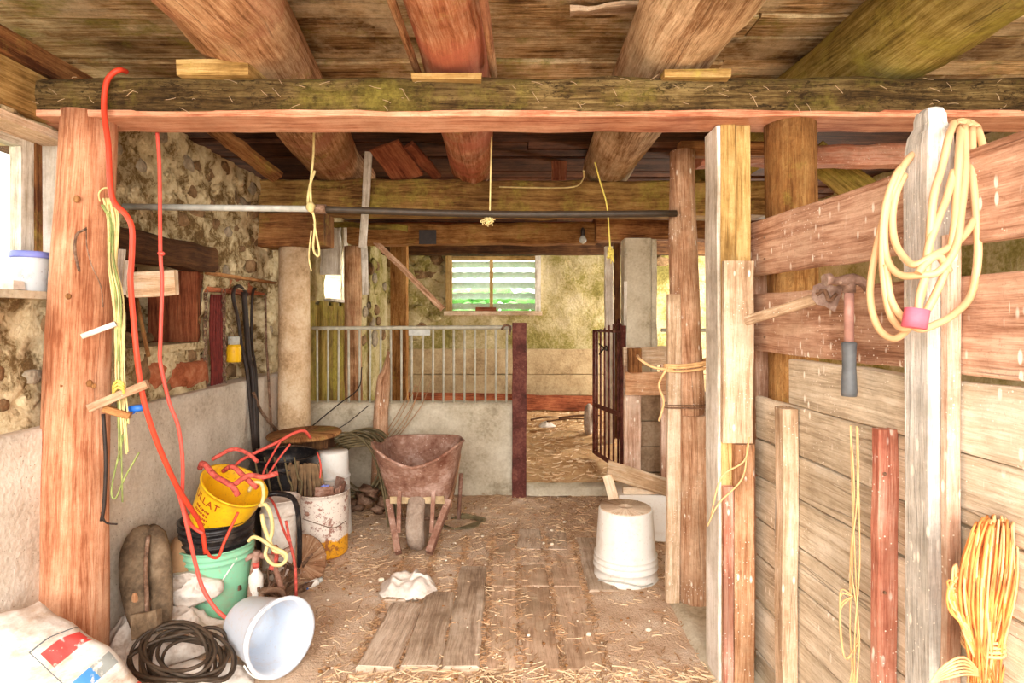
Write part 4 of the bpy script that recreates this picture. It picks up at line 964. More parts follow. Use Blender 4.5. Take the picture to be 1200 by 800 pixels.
for k in range(5):
    c0 = V((-.92+.05*k, 3.40-.02*k, .10+.05*(k % 3)))
    tg(MB().blob(c0, (.05, .035, .03), 7, 5, 1.3).build('clod', 'iron'), ['rusty brown lump deep under the cable heap', 'rusty brown lump at the left foot of the cable heap', 'reddish lump showing in the middle of the cable heap', 'small reddish lump right in the cable heap', 'rusty lump nearest the wheelbarrow in the cable heap'][k], 'scrap')
# broken wooden disc leaning
tg(MB().lathe([(.0005, 0), (.118, 0), (.122, .01), (.118, .022), (.0005, .022)], Matrix.Translation((-.985, 2.72, .055))@Matrix.Rotation(math.radians(62), 4, 'X')@Matrix.Rotation(.3, 4, 'Z'), 26, wob=.07).build('wooden_disc', 'post_tan'), 'round weathered wooden disc leaning against the rust-flecked bucket', 'disc')
t = thing('spray_tube', 'small white tube with blue print lying in front of the wooden disc', 'tube', at(366, 688, 2.6))
p0, p1 = at(353, 690, 2.58), at(378, 678, 2.62)
MB().tube([p0, p0.lerp(p1, .8)], .016, 12, 2, curve=False).build('tube_body', 'white_plastic', t)
MB().tube([p0.lerp(p1, .8), p1], .011, 12, 1, curve=False).build('cap', 'galv', t)
MB().tube([p0.lerp(p1, .15), p0.lerp(p1, .3)], .0165, 12, 1, curve=False).build('blue_band', 'blue', t)
# iron scraps heap
def bar(pts, r, mat, label, cat='scrap', name='iron_bar', n=6): return tg(MB().tube([at(*p) for p in pts], r, n).build(name, mat), label, cat)
bar([(301, 645, 2.36), (296, 680, 2.34), (293, 712, 2.32)], .016, 'rust', 'upright rusty bar at the right side of the mint bucket')
bar([(318, 650, 2.36), (327, 680, 2.33), (333, 702, 2.31)], .012, 'rust', 'slanting rusty strut in the scrap heap under the cream rope')
bar([(306, 692, 2.3), (330, 692, 2.3), (332, 712, 2.29)], .012, 'iron', 'bent square iron bracket at the front of the scrap heap')
bar([(306, 692, 2.3), (306, 715, 2.28)], .012, 'iron', 'short upright iron leg at the front of the scrap heap')
bar([(287, 655, 2.34), (300, 650, 2.36), (320, 652, 2.38), (342, 642, 2.42)], .012, 'rust', 'rusty horizontal bar crossing the scrap heap under the cream rope')
bar([(335, 610, 2.4), (341, 640, 2.36), (346, 665, 2.34), (347, 698, 2.33)], .006, 'red_strap', 'red cord hanging straight down at the right of the scrap heap', 'rope', 'red_rope')
bar([(322, 640, 2.4), (322, 655, 2.36), (318, 668, 2.34)], .014, 'red_strap', 'short bright red strap end inside the scrap heap', 'strap', 'red_strap')
m = MB()
for k in range(60):
    c0 = V((R.uniform(-1.10, -.90), R.uniform(2.30, 2.62), R.uniform(.0, .13))); d = V((R.uniform(-1, 1), R.uniform(-1, 1), R.uniform(-.6, .6)))*.05
    m.plank(c0-d, c0+d, R.uniform(.008, .02), .006, seg=2, jit=.002)
tg(m.build('rusty_bits', 'iron', kind='stuff'), 'heap of small rusty iron bits between the mint and rust-flecked buckets', 'scrap')
t = thing('white_bottle', 'white plastic bottle standing between the mint bucket and the iron scraps', 'bottle', (-1.02, 2.33, .0))
MB().lathe([(.0005, 0), (.026, 0), (.028, .01), (.028, .13), (.012, .155), (.012, .165), (.0005, .165)], Matrix.Translation((-1.035, 2.345, .03)), 20).build('bottle_body', 'white_plastic', t)
MB().lathe([(.014, .0), (.014, .02), (.0005, .02)], Matrix.Translation((-1.035, 2.345, .195)), 14).build('cap', 'red_strap', t)
# white rag in front of wheelbarrow wheel
crumple('white_rag', (-.445, 2.58, .0), .125, .11, .085, 'cloth', 'crumpled white rag on the floor before the wheelbarrow wheel', 'rag', 26, sd=5.3)

# ---- wheelbarrow
wb = thing('wheelbarrow', 'rusty brown wheelbarrow facing the camera, parked before the stall wall', 'wheelbarrow', (-.50, 3.0, 0))
cx = -.485
m = MB()
def rim_pt(a):   # outline of the rim, a in 0..1 around, starting front left corner
    pass
NU, NV = 28, 10
def tray(off):
    def fn(u, v):
        # u around: 0..1 loop front(0-.3) right(.3-.5) back(.5-.8) left(.8-1)
        a = u*2*PI-PI/2-.0
        cx_, sy = math.cos(a), math.sin(a)
        sq = lambda t, p: math.copysign(abs(t)**p, t)
        X = sq(cx_, .45); Y = sq(sy, .45)
        fx = abs(X); 
        wt = .225+(-.015 if Y > 0 else 0); wbm = .150
        front = max(0, -Y)
        topz = (.47+.115*fx**1.6)*front + (1-front)*(.55-.02*(Y > 0))
        topy = 2.83 if Y < 0 else 3.32; boty = 2.99 if Y < 0 else 3.2
        ty = 3.09+(topy-3.09)*abs(Y); by = 3.09+(boty-3.09)*abs(Y)
        w = wbm+(wt-wbm)*(v**.8)
        k = 1-off
        return (cx+X*(w-off), (by+(ty-by)*v)+off*Y*-1, .245+off+(topz-.245-off*(1 if v < .99 else 1))*v)
    return fn
m.grid(tray(0), 48, NV); m.grid(tray(.006), 48, NV)
m.v.append(V((cx, 3.09, .245))); ci = len(m.v)-1
for i in range(48): m.face((i+1, i, ci), None, False)
MB_ = m.build('tray', 'rust', wb)
ri = MB(); f0 = tray(0); ri.tube([V(f0(i/36, 1)) for i in range(36)], .0085, 8, 2, closed=True); ri.build('rolled_rim', 'rust', wb)
MB().box((cx-.14, 2.965, .252), (cx+.14, 3.0, .29), jit=.004).build('front_plate', 'concrete_brown', wb)
whl = MB(); whl.lathe([(.05, -.03), (.11, -.045), (.138, -.042), (.152, -.025), (.157, 0), (.152, .025), (.138, .042), (.11, .045), (.05, .03)], frame((1, 0, 0), (cx-.002, 3.03, .157)), 36, wob=.01); wh = whl.build('wheel', 'tyre', wb)
MB().tube([(cx-.15, 3.03, .157), (cx+.15, 3.03, .157)], .010, 8, 1, curve=False).build('axle', 'iron', wb)
for s_ in (-1, 1):
    MB().plank((cx+s_*.075, 2.86, .045), (cx+s_*.155, 3.02, .25), .055, .032, up=(0, -.6, .6), seg=6, jit=.004).build('shaft_end', 'rust', wb)
    MB().plank((cx+s_*.155, 3.02, .235), (cx+s_*.15, 3.60, .36), .045, .035, up=(0, 0, 1), seg=6, jit=.004).build('handle_shaft', 'post_tan', wb)
    MB().plank((cx+s_*.082, 2.90, .13), (cx+s_*.088, 2.955, .36), .022, .012, up=(1, 0, 0), seg=5, jit=.001).build('bracket', 'rust', wb)
    MB().tube([(cx+s_*.17, 3.42, .02), (cx+s_*.19, 3.36, .30)], .012, 6, 1, curve=False).build('leg', 'rust', wb)
# broken post leaning behind it
tg(MB().log([(-.885, 3.84, .0), (-.875, 3.86, .5), (-.86, 3.875, .78), (-.845, 3.88, .84), (-.825, 3.88, .98)], [.055, .052, .045, .030, .008], 12, rough=.2).build('broken_stake', 'post_tan'), 'broken weathered stake leaning on the stall wall behind the wheelbarrow', 'stake')
m = MB()
for k in range(5):
    x = -.72+.025*k; m.tube([(x-.15, 3.88, .40), (x-.06, 3.88, .50+.04*R.random()), (x+.02, 3.885, .62+.1*R.random()), (x+.10*R.random()-.02, 3.89, .74+.12*R.random())], .0025, 4, 4)
tg(m.build('dry_twigs', 'straw_dark', kind='stuff'), 'thin dry twigs sticking up behind the wheelbarrow', 'twigs')
m = MB(); m.tube([at(365, 500, 3.85), at(395, 475, 3.85), at(420, 455, 3.85), at(424, 430, 3.85)], .004, 5); m.tube([at(368, 510, 3.8), at(400, 500, 3.8), at(432, 475, 3.82)], .003, 5)
tg(m.build('bent_wire', 'iron_black'), 'two bent black wires leaning on the stall wall beside the round column', 'wire')
# ---- tools and chains hanging in the long wall recess
YR = XW-.075
def wall_pt(px, z, off=.03):
    """point on the left wall at picture column px and height z"""
    x = XW-.06+off; Y = x*F/(px-600); return V((x, Y, z))
def wz(px, py, off=.03):
    x = XW-.06+off; Y = x*F/(px-600); return V((x, Y, zat(py, Y)))
for i, (px, lab) in enumerate(((241, 'rusty steel chain hanging left of the dark red halter in the wall recess'), (262, 'rusty steel chain hanging right of the dark red halter in the wall recess'))):
    m = MB(); n = 22
    top, bot = wz(px, 342, .05), wz(px-1+2*i, 455, .05)
    for k in range(n):
        c0 = top.lerp(bot, k/(n-1)); L_ = (top-bot).length/(n-1)*.78; w = .009
        pl_ = V((0, 1, 0)) if k % 2 else V((1, .2, 0))
        m.tube([c0+pl_*w*math.cos(a)+V((0, 0, L_*math.sin(a))) for a in [j*PI/3 for j in range(6)]], .0028, 5, 2, closed=True)
    tg(m.build('hanging_chain', 'iron'), lab, 'chain')
m = MB()
for k in range(5): m.tube([wz(248+3*k, 345, .03), wz(247+3*k, 390, .04), wz(249+2.6*k, 430, .035), wz(248+3*k, 458, .03)], .009, 6)
tg(m.build('halter_straps', flat('dark_red_straps', '#6e2a24', .8)), 'bundle of dark red straps hanging between the two chains', 'strap')
# yellow jar
j0 = wz(274, 424, .07)
t = thing('yellow_jar', 'yellow labelled glass jar hanging in the wall recess right of the chains', 'jar', j0)
MB().lathe([(.0005, 0), (.036, 0), (.038, .006), (.038, .075), (.0385, .08), (.030, .095)], Matrix.Translation(j0), 22).build('jar_body', 'yellow', t)
MB().lathe([(.030, .095), (.030, .135), (.026, .14), (.0005, .14)], Matrix.Translation(j0), 22).build('jar_neck', 'galv', t)
MB().tube([j0+V((0, -.03, .12)), j0+V((-.02, 0, .19)), j0+V((0, .03, .12))], .002, 5).build('wire_loop', 'iron', t)
def tool(pts, r, label, name='iron_rod', mat='iron_black', cat='tool'):
    return tg(MB().tube([wz(*p) for p in pts], r, 7).build(name, mat), label, cat)
tool([(290, 345, .03), (280, 335, .05), (273, 345, .06), (279, 375, .06), (283, 405, .08), (290, 440, .12), (298, 530, .15)], .010, 'bent black rod with hooked top leaning in the recess beside the yellow jar')
tool([(286, 342, .05), (288, 370, .06), (292, 420, .10), (296, 440, .13), (300, 525, .16)], .016, 'thick black iron bar leaning in the wall recess')
tool([(302, 337, .04), (296, 345, .05), (295, 400, .06), (300, 440, .13), (303, 525, .15)], .008, 'thin black rod with curled top right of the thick iron bar')
tool([(311, 342, .04), (312, 400, .07), (314, 432, .13), (319, 515, .15)], .007, 'thin brown rod at the far right end of the wall recess', mat='iron')
tool([(297, 460, .15), (305, 480, .15), (316, 495, .15), (328, 508, .15)], .009, 'short bent bar crossing the foot of the leaning rods', mat='iron')
# stick leaning inside the niche
tg(MB().tube([at(160, 350, 2.42), at(167, 385, 2.38), at(174, 417, 2.33)], .009, 6).build('short_stick', 'timber'), 'short dark stick leaning in the red-lined wall niche', 'stick')
m = MB()
for k in range(14): m.blob((XW-.2+R.uniform(-.06, .08), R.uniform(2.4, 2.75), 1.10+R.uniform(0, .03)), R.uniform(.015, .035), 7, 5, .4)
tg(m.build('niche_rubble', 'stone', kind='stuff'), 'small dark rubble lying on the sill of the wall niche', 'rubble')
# pale board nailed behind the post
tg(MB().plank(at(150, 334, 2.08), at(207, 331, 2.08), .088, .025, up=(0, 0, 1), seg=6, jit=.004).build('pale_board_end', 'pale_wood'), 'pale pinkish board end fixed behind the red-brown post, orange cord crossing it', 'board')
for px, py0, py1, Y, lab in ((141, 292, 345, 2.02, 'white splintered lath standing beside the red-brown post'), (147, 305, 345, 2.0, 'thin leaning white splinter next to the splintered lath')):
    tg(MB().plank(at(px-2, py1, Y), at(px+2, py0, Y), .022 if px < 145 else .012, .01, up=(1, 0, 0), seg=4, jit=.002).build('white_splinter', 'white_wood'), lab, 'wood')
# pegs on the left post
tg(MB().plank(at(96, 394, 1.77), at(136, 379, 1.80), .016, .014, seg=4, jit=.001).build('white_peg', 'white_wood'), 'thin whitish wooden peg stuck on the red-brown post', 'peg')
tg(MB().plank(at(105, 478, 1.77), at(173, 449, 1.80), .026, .024, seg=4, jit=.002).build('wood_peg', 'post_tan'), 'upper brown wooden peg tied with twine across the red-brown post', 'peg')
tg(MB().plank(at(122, 478, 1.80), at(153, 487, 1.82), .022, .024, seg=4, jit=.002).build('wood_peg', 'timber'), 'lower short brown wooden peg under the tied peg', 'peg')
t = thing('blue_insulator', 'small bright blue plastic clip behind the tied peg', 'clip', at(163, 480, 1.85))
MB().tube([at(154, 479, 1.84), at(171, 477, 1.86)], .011, 10, 2, curve=False).build('clip_body', 'blue', t)
MB().tube([at(151, 482, 1.84), at(155, 480, 1.84)], .014, 10, 1, curve=False).build('clip_cap', 'blue', t)
# twine bundle beside the post
def strands(n, pts, spread, r, rnd_end=0, Y=1.82):
    m = MB()
    for k in range(n):
        dx = R.uniform(-spread, spread); q = []
        for i, (px, py) in enumerate(pts):
            q.append(at(px+dx+R.uniform(-spread, spread)*.5, py+(rnd_end*R.random() if i == len(pts)-1 else 0), Y+R.uniform(-.012, .012)))
        m.tube(q, r, 4, 4)
    return m
tg(strands(12, [(128, 232), (133, 260), (134, 310), (138, 350), (140, 400), (142, 445), (146, 480)], 5, .003, 60).build('twine_bundle', 'twine'), 'long bundle of cream baling twine hanging beside the red-brown post', 'twine')
tg(strands(8, [(122, 240), (130, 262), (128, 300), (137, 350), (139, 410), (140, 470)], 4, .003, 120).build('twine_bundle', 'twine_green'), 'green baling twine strands hanging among the cream bundle on the post', 'twine')
m = MB(); m.tube([at(150, 490, 1.82), at(140, 530, 1.82), at(132, 565, 1.82), at(131, 580, 1.82), at(136, 583, 1.82), at(146, 560, 1.82), at(163, 530, 1.82)], .003, 5)
tg(m.build('twine_loop', 'twine_green'), 'thin green twine loop dangling below the pegs against the concrete', 'twine')
m = MB(); m.tube([at(121, 485, 1.80), at(124, 540, 1.80), at(122, 590, 1.80), at(119, 610, 1.80)], .006, 6); m.tube([at(119, 600, 1.8), at(124, 612, 1.79), at(137, 614, 1.78)], .003, 5)
m2_ = MB(); m2_.tube([at(117, 236, 1.80), at(116, 226, 1.80), at(123, 220, 1.80), at(131, 224, 1.81), at(128, 240, 1.82)], .0025, 5)
tg(m2_.build('twine_ring', 'twine'), 'small wire-thin twine ring standing off the post at the top of the twine bundle', 'twine')
tg(m.build('black_rope', 'iron_black'), 'black cord hanging down the right edge of the red-brown post', 'cord')
tk = MB()
for k in range(3): tk.tube([at(133, 452+k*4, 1.775), at(138, 446+k*4, 1.76), at(145, 452+k*3, 1.77), at(142, 462+k*2, 1.80), at(134, 460+k*2, 1.80)], .004, 5, 4, closed=True)
tg(tk.build('twine_knot', 'twine_yellow'), 'yellow twine knot wrapped around the tied wooden peg', 'twine')
wp = MB(); wp.tube([at(101, 268, 1.78), at(90, 275, 1.785), at(88, 295, 1.785), at(93, 318, 1.785)], .004, 5); wp.tube([at(101, 266, 1.78), at(102, 290, 1.78), at(108, 312, 1.785), at(118, 335, 1.79), at(121, 360, 1.79)], .002, 4)
tg(wp.build('old_wire', 'iron'), 'rusty wire curling over the face of the red-brown post', 'wire')
# ---- orange cords from the beam
cd = thing('orange_rope', 'thick bright orange-red cord looped over the beam and down the red-brown post to the buckets', 'cord', at(200, 560, 1.8))
MB().tube([at(148, 84, 1.84), at(140, 82, 1.81), at(130, 88, 1.80), at(124, 100, 1.795), at(122, 130, 1.79), at(127, 170, 1.77), at(129, 215, 1.76), at(134, 237, 1.76), at(148, 252, 1.76), at(155, 270, 1.76), at(154, 310, 1.77), at(153, 330, 1.77), at(157, 380, 1.79), at(162, 430, 1.80), at(170, 475, 1.82), at(185, 520, 1.86), at(205, 565, 1.93), at(220, 590, 2.0), at(235, 615, 2.10), at(241, 648, 2.12)], .0085, 8, 6).build('cord_run', 'cord_red', cd)
MB().tube([at(205, 565, 1.935), at(213, 590, 2.0), at(220, 620, 2.02), at(229, 660, 2.05), at(238, 690, 2.06), at(252, 712, 2.06), at(266, 725, 2.05)], .007, 8, 6).build('cord_tail', 'cord_pink', cd)
c2 = MB(); c2.tube([at(184, 150, 2.0), at(187, 200, 1.98), at(188, 296, 1.95), at(190, 330, 1.95), at(188, 400, 1.95), at(188, 425, 1.95), at(198, 470, 1.96), at(209, 500, 1.97), at(214, 540, 1.98), at(214, 580, 2.0), at(217, 600, 2.03), at(226, 617, 2.08), at(238, 625, 2.10)], .0062, 8, 6)
c2.blob(at(189, 297, 1.945), (.012, .01, .008), 8, 5, .2)
tg(c2.build('orange_rope', 'cord_pink'), 'thinner orange-red cord with a knot, hanging before the pale board end', 'cord')
c3 = MB(); c3.tube([at(242, 645, 2.12), at(247, 652, 2.13), at(256, 652, 2.13), at(262, 637, 2.14), at(272, 615, 2.16), at(279, 600, 2.17)], .0055, 7)
tg(c3.build('red_twine', 'cord_red'), 'thin red cord hanging as a loop down the yellow bucket', 'cord')
c4 = MB()
c4.tube([at(268, 556, 2.7), at(280, 541, 2.75), at(300, 530, 2.8), at(325, 518, 2.85), at(345, 507, 2.9), at(357, 505, 2.95), at(364, 513, 3.0)], .008, 7)
c4.tube([at(330, 515, 2.8), at(318, 535, 2.8), at(308, 556, 2.78), at(311, 575, 2.7), at(322, 592, 2.6), at(332, 620, 2.5), at(344, 650, 2.42), at(346, 690, 2.40)], .005, 6)
c4.tube([at(340, 520, 2.85), at(325, 540, 2.8), at(312, 560, 2.75)], .005, 6)
c4.tube([at(372, 530, 2.9), at(376, 545, 2.85), at(375, 560, 2.82)], .004, 6)
tg(c4.build('red_rope', 'cord_pink'), 'red-orange cord running over the black bin and wooden lid', 'cord')

# ---- jar on the window sill
jz = V((-1.565, 1.885, 1.287))
t = thing('plastic_tub', 'translucent white tub with purple lid on the left window sill', 'tub', jz)
MB().lathe([(.0005, 0), (.044, 0), (.046, .004), (.049, .10), (.0495, .112)], Matrix.Translation(jz), 28).build('tub_body', plastic('milky_plastic', '#e8eef2', '#7c5a40', .4, .3, trans=.35), t)
MB().lathe([(.052, .108), (.0535, .112), (.0535, .126), (.050, .129), (.0005, .129)], Matrix.Translation(jz), 28).build('lid', 'lid_purple', t)
tg(MB().box((-1.60, 1.79, 1.287), (-1.54, 1.83, 1.315), jit=.004).build('small_box', 'cloth'), 'small pale box beside the tub on the window sill', 'box')

# ---- front left: printed sack
PA, PB, PC, PD = at(42, 676, 1.66), at(190, 822, 1.66), at(60, 960, 1.42), at(-130, 800, 1.42)
def sackf(sign):
    nrm = (PB-PA).cross(PD-PA).normalized()
    if nrm.y > 0: nrm = -nrm
    def fn(u, v):
        p = PA.lerp(PB, u).lerp(PD.lerp(PC, u), v)
        e = (max(0, math.sin(PI*min(1, max(0, u))))*max(0, math.sin(PI*v)))**.45
        edge = .012*nz(u*6, v*6, 2)
        p = p+(PB-PA)*(.03*nz(v*5, 1.3)*(abs(u-.5)*2)**4)+(PD-PA)*(.03*nz(u*5, 4.3)*(abs(v-.5)*2)**4)
        corner = max(0, (1-u)-.72+(1-v)-.72)
        return p+nrm*(sign*.075*e+sign*.012*nz(u*7, v*7, 5)*e+.004*nz(u*19, v*15, 9))+(V((0, 0, -1)))*corner*.12
    return fn
m = MB(); m.grid(sackf(1), 44, 44); b0 = len(m.uv); m.grid(sackf(-1), 44, 44)
for i in range(b0, len(m.uv)): m.uv[i] = (-5, .6)
sk = m.build('feed_sack', 'sack'); tg(sk, 'dirty white printed sack with red and blue stripes at the front left', 'sack')
def sack_text(body, u, v, size, mat):
    f = sackf(1); cu = bpy.data.curves.new('t', 'FONT'); cu.body = body; cu.size = size; cu.align_x = 'CENTER'
    to = bpy.data.objects.new('t', cu); C.objects.link(to); dg = bpy.context.evaluated_depsgraph_get(); dg.update(); me = to.evaluated_get(dg).to_mesh()
    nrm = (PB-PA).cross(PD-PA).normalized(); nrm = -nrm if nrm.y > 0 else nrm
    lu, lv = (PB-PA).length, (PD-PA).length; m = MB()
    # letters run along the stripes: reading direction up towards the A-B edge
    for vv in me.vertices: m.v.append(V(f(u+vv.co.y*-1/lu*-1, v-vv.co.x/lv))+nrm*.003)
    for pz in me.polygons: m.face(list(pz.vertices))
    bpy.data.objects.remove(to); return m.build('lettering', mat, sk)
W[sk.name] = V(sk.location)
sack_text('ON', .93, .16, .035, 'white_plastic')
# dark leather pad
lt = thing('leather_pad', 'dark brown twin-lobed leather harness pad leaning on the concrete wall', 'harness pad', at(175, 745, 2.05))
def lobe(pts, rad): return MB().log([at(*p) for p in pts], rad, 18, rough=.05, up=(0, 1, 0))
lobe([(170, 744, 2.00), (162, 715, 2.03), (157, 680, 2.08), (158, 645, 2.13), (167, 626, 2.16), (176, 619, 2.18)], [(.028, .030), (.045, .030), (.052, .034), (.050, .034), (.040, .032), (.018, .02)]).build('pad_lobe', 'leather', lt)
lobe([(190, 738, 2.02), (190, 710, 2.05), (189, 680, 2.10), (187, 650, 2.14), (183, 628, 2.17), (177, 618, 2.19)], [(.026, .030), (.038, .030), (.042, .034), (.042, .034), (.036, .032), (.018, .02)]).build('pad_lobe', 'leather', lt)
MB().tube([at(173, 740, 1.985), at(172, 700, 2.02), at(171, 660, 2.08), at(174, 628, 2.13)], .008, 6).build('centre_seam', 'iron', lt)
MB().plank(at(157, 735, 1.96), at(187, 727, 1.96), .075, .03, up=(0, .3, 1), seg=4, jit=.006).build('buckle_block', 'leather', lt)
MB().tube([at(168, 748, 1.96), at(166, 770, 1.93), at(167, 800, 1.88)], .010, 6).build('strap_end', 'leather', lt)
MB().blob(at(158, 705, 2.02), (.013, .006, .032), 8, 6, .2).build('tan_patch', 'orange_wood', lt)
tg(MB().log([at(208, 700, 2.25), at(210, 670, 2.27), at(212, 645, 2.3), (at(208, 632, 2.33))], [.05, .055, .045, .02], 12, rough=.3).build('dry_bundle', 'straw_dark'), 'brown ragged bundle between the leather pad and the mint bucket', 'bundle')
# rags around
crumple('white_sheet', (-1.24, 2.13, .0), .20, .15, .14, 'cloth', 'crumpled dirty white plastic sheet lying under the black hose', 'sheet', 34, sd=2.2)
crumple('white_sheet', (-1.22, 2.24, .16), .12, .07, .11, 'cloth', 'white sheet rising in folds against the front of the mint bucket', 'sheet', 28, sd=9.1, lean=Matrix.Rotation(math.radians(55), 3, 'X'))
crumple('white_sheet', (-1.04, 1.93, .0), .16, .08, .06, 'cloth', 'pale crumpled sheet under the lying pale blue bucket', 'sheet', 24, sd=4.4)
crumple('white_sheet', (-1.37, 2.08, .0), .09, .12, .17, 'cloth', 'white folded sheet between the printed sack and the leather pad', 'sheet', 24, sd=14.4)
crumple('white_sheet', (1.02, 1.16, .0), .12, .12, .42, 'cloth', 'white bag corner at the bottom right under the orange twine', 'bag', 20, sd=1.4)
# black hose heap
m = MB()
for k in range(11):
    cxp = 215+R.uniform(-12, 14); cyp = 768+R.uniform(-8, 10); rx = 50+R.uniform(-14, 8); ry = 36+R.uniform(-12, 6); ph = R.uniform(0, 6)
    m.tube([at(cxp+rx*math.cos(a+ph), min(796, cyp+ry*math.sin(a+ph)), 1.87-.10*math.sin(a+ph)+R.uniform(-.02, .02)) for a in [i*PI/4 for i in range(8)]], .0058, 6, 5, closed=True)
m.tube([at(150, 770, 1.86), at(180, 752, 1.9), at(215, 742, 1.95), at(250, 735, 1.98), at(266, 748, 1.98), at(262, 775, 1.93)], .006, 6)
tg(m.build('black_hose', 'hose_dark'), 'tangled coil of thin black hose on the white sheet at the front', 'hose')

# ---- coiled tan hose on the grey post
hs = thing('coiled_hose', 'coiled tan hose hung over the grey post, bound with pink tape', 'hose', at(1085, 380, 1.08))
N = lambda px, py, d=0: at(px, py, 1.075+d)
loops = [
 [(1118, 143, .06), (1112, 160, .0), (1104, 195, -.01), (1095, 225, -.02), (1091, 260, -.02), (1088, 300, -.02), (1083, 330, -.02), (1077, 355, -.01), (1071, 375, 0), (1050, 396, .03), (1030, 385, .06), (1020, 352, .08), (1023, 310, .08), (1036, 255, .06), (1048, 220, .05), (1060, 192, .06), (1070, 180, .10)],
 [(1126, 148, .06), (1124, 180, .0), (1121, 230, -.01), (1118, 270, -.02), (1108, 315, -.02), (1096, 345, -.02), (1080, 372, -.015), (1060, 385, 0), (1044, 370, .03), (1036, 330, .04), (1034, 285, .05), (1038, 240, .05), (1050, 205, .05), (1064, 188, .08)],
 [(1130, 148, .05), (1131, 200, .0), (1126, 250, -.02), (1120, 290, -.03), (1100, 318, -.03), (1078, 322, -.02), (1055, 322, .01), (1040, 305, .04), (1036, 270, .05), (1042, 230, .05), (1055, 200, .06), (1066, 186, .09)],
 [(1139, 150, .06), (1140, 200, .01), (1144, 250, 0), (1146, 300, 0), (1138, 345, 0), (1118, 368, -.01), (1096, 380, -.02), (1077, 385, -.02), (1058, 372, .01), (1044, 350, .03), (1038, 310, .04)],
 [(1146, 151, .06), (1154, 180, .02), (1157, 215, .02), (1148, 245, .01), (1130, 275, -.01), (1112, 290, -.02), (1092, 300, -.03), (1072, 310, -.02), (1058, 300, .01), (1048, 280, .04), (1046, 250, .05), (1052, 222, .05), (1060, 205, .06)],
 [(1118, 200, .0), (1110, 230, -.01), (1100, 255, -.02), (1088, 290, -.025), (1085, 320, -.02), (1078, 345, -.02), (1076, 365, -.02)],
 [(1122, 146, .07), (1134, 143, .09), (1146, 150, .07)], [(1116, 146, .07), (1128, 142, .09), (1139, 149, .07)],
 [(1112, 318, -.02), (1100, 300, -.03), (1085, 308, -.03), (1076, 320, -.03)],
]
for lp_ in loops:
    MB().tube([N(*q) for q in lp_], .0068, 8, 6).build('hose_loop', 'hose_tan', hs)
MB().tube([N(1071, 384, -.03), N(1075, 362, -.03)], .020, 10, 2, curve=False).build('pink_tape', 'tape_pink', hs)

# ---- claw hammer and hatchet
hx = .78
ham = thing('claw_hammer', 'claw hammer with grey rubber grip hanging head up on the speckled planks', 'hammer', at(995, 465, 1.33))
Yh = 1.335
MB().tube([at(995, 335, Yh), at(995, 402, Yh)], .0105, 10, 3, curve=False).build('shaft', 'shaft', ham)
MB().lathe([(.0005, 0), (.016, 0), (.0175, .01), (.0165, .03), (.0145, .07), (.0155, .11), (.0165, .122), (.012, .125), (.0005, .125)], Matrix.Translation(at(995, 464, Yh)), 18).build('grip', 'grip', ham)
MB().sweep([at(966, 328, Yh), at(972, 327, Yh), at(976, 329, Yh), at(984, 329, Yh), at(992, 329, Yh), at(1000, 327, Yh), at(1008, 329, Yh), at(1014, 334, Yh), at(1017, 341, Yh)], [(.013*math.cos(a*PI/5), .014*math.sin(a*PI/5)) for a in range(10)], (0, -1, 0), scales=[1.05, 1.1, .7, .85, 1.15, 1.05, (.9, .9), (.55, 1.0), (.2, 1.1)], smooth=True).build('head', 'hammer_steel', ham)
MB().tube([at(995, 343, Yh), at(995, 322, Yh)], .0135, 10, 2, curve=False).build('socket', 'hammer_steel', ham)
hat = thing('hatchet', 'old hatchet with flat wooden handle hung sideways behind the claw hammer', 'hatchet', at(960, 360, 1.45))
MB().plank(at(875, 376, 1.70), at(970, 346, 1.44), .028, .014, seg=5, jit=.001).build('handle', 'plank_bleached', hat)
MB().sweep([at(952, 342, 1.46), at(962, 343, 1.45), at(972, 347, 1.44), at(984, 350, 1.43)], [(-.008, -.03), (.008, -.03), (.008, .03), (-.008, .03)], (0, 0, 1), scales=[(.9, .5), (1, 1.0), (1, .9), (.3, 1.15)]).build('blade', 'hammer_steel', hat)
MB().tube([at(957, 345, 1.44), at(966, 340, 1.43), at(972, 352, 1.42), at(980, 344, 1.42)], .005, 6).build('binding', 'iron', hat)
# nail carrying them
tg(MB().tube([at(985, 332, 1.42), at(985, 331, 1.31)], .004, 6, 1, curve=False).tube([at(958, 341, 1.5), at(958, 341, 1.42)], .004, 6, 1, curve=False).build('iron_pegs', 'iron'), 'iron pegs in the planks under the hammer head and hatchet', 'peg')
# ---- orange baling twine bundle
m = MB(); m2 = MB()
knot = at(1152, 792, 1.03)
for k in range(150):
    a = R.random(); wdt = R.uniform(-1, 1)
    top = at(1166+wdt*26, 606+abs(wdt)**2*14+R.uniform(-4, 10), 1.02+R.uniform(-.03, .035))
    mid = at(1158+wdt*34, 690+R.uniform(-20, 20), 1.01+R.uniform(-.03, .04))
    q = [knot+V((R.uniform(-.015, .015), R.uniform(-.015, .015), 0)), mid, top]
    wd2 = max(-1, min(1.1, wdt+R.uniform(-.3, .3)))
    q += [at(1158+wd2*34, 690, 1.01+R.uniform(-.03, .04)), knot+V((R.uniform(-.02, .02), R.uniform(-.015, .015), -.03))]
    (m if k % 3 else m2).tube(q, .0021, 4, 5)
for k in range(16):
    (m2 if k % 2 else m).tube([knot, at(1138-k*.6, 740, 1.0), at(1118+R.uniform(-8, 6), 700+R.uniform(-20, 15), 1.0), at(1122+R.uniform(-8, 14), 680+R.uniform(-20, 20), 1.0), at(1134+R.uniform(-4, 6), 715, 1.01), knot], .0021, 4, 5)
for k in range(6): m2.tube([knot, at(1130, 790-k*4, .98), at(1105, 796-k*3, .97), at(1090, 800, .96)], .0021, 4, 4)
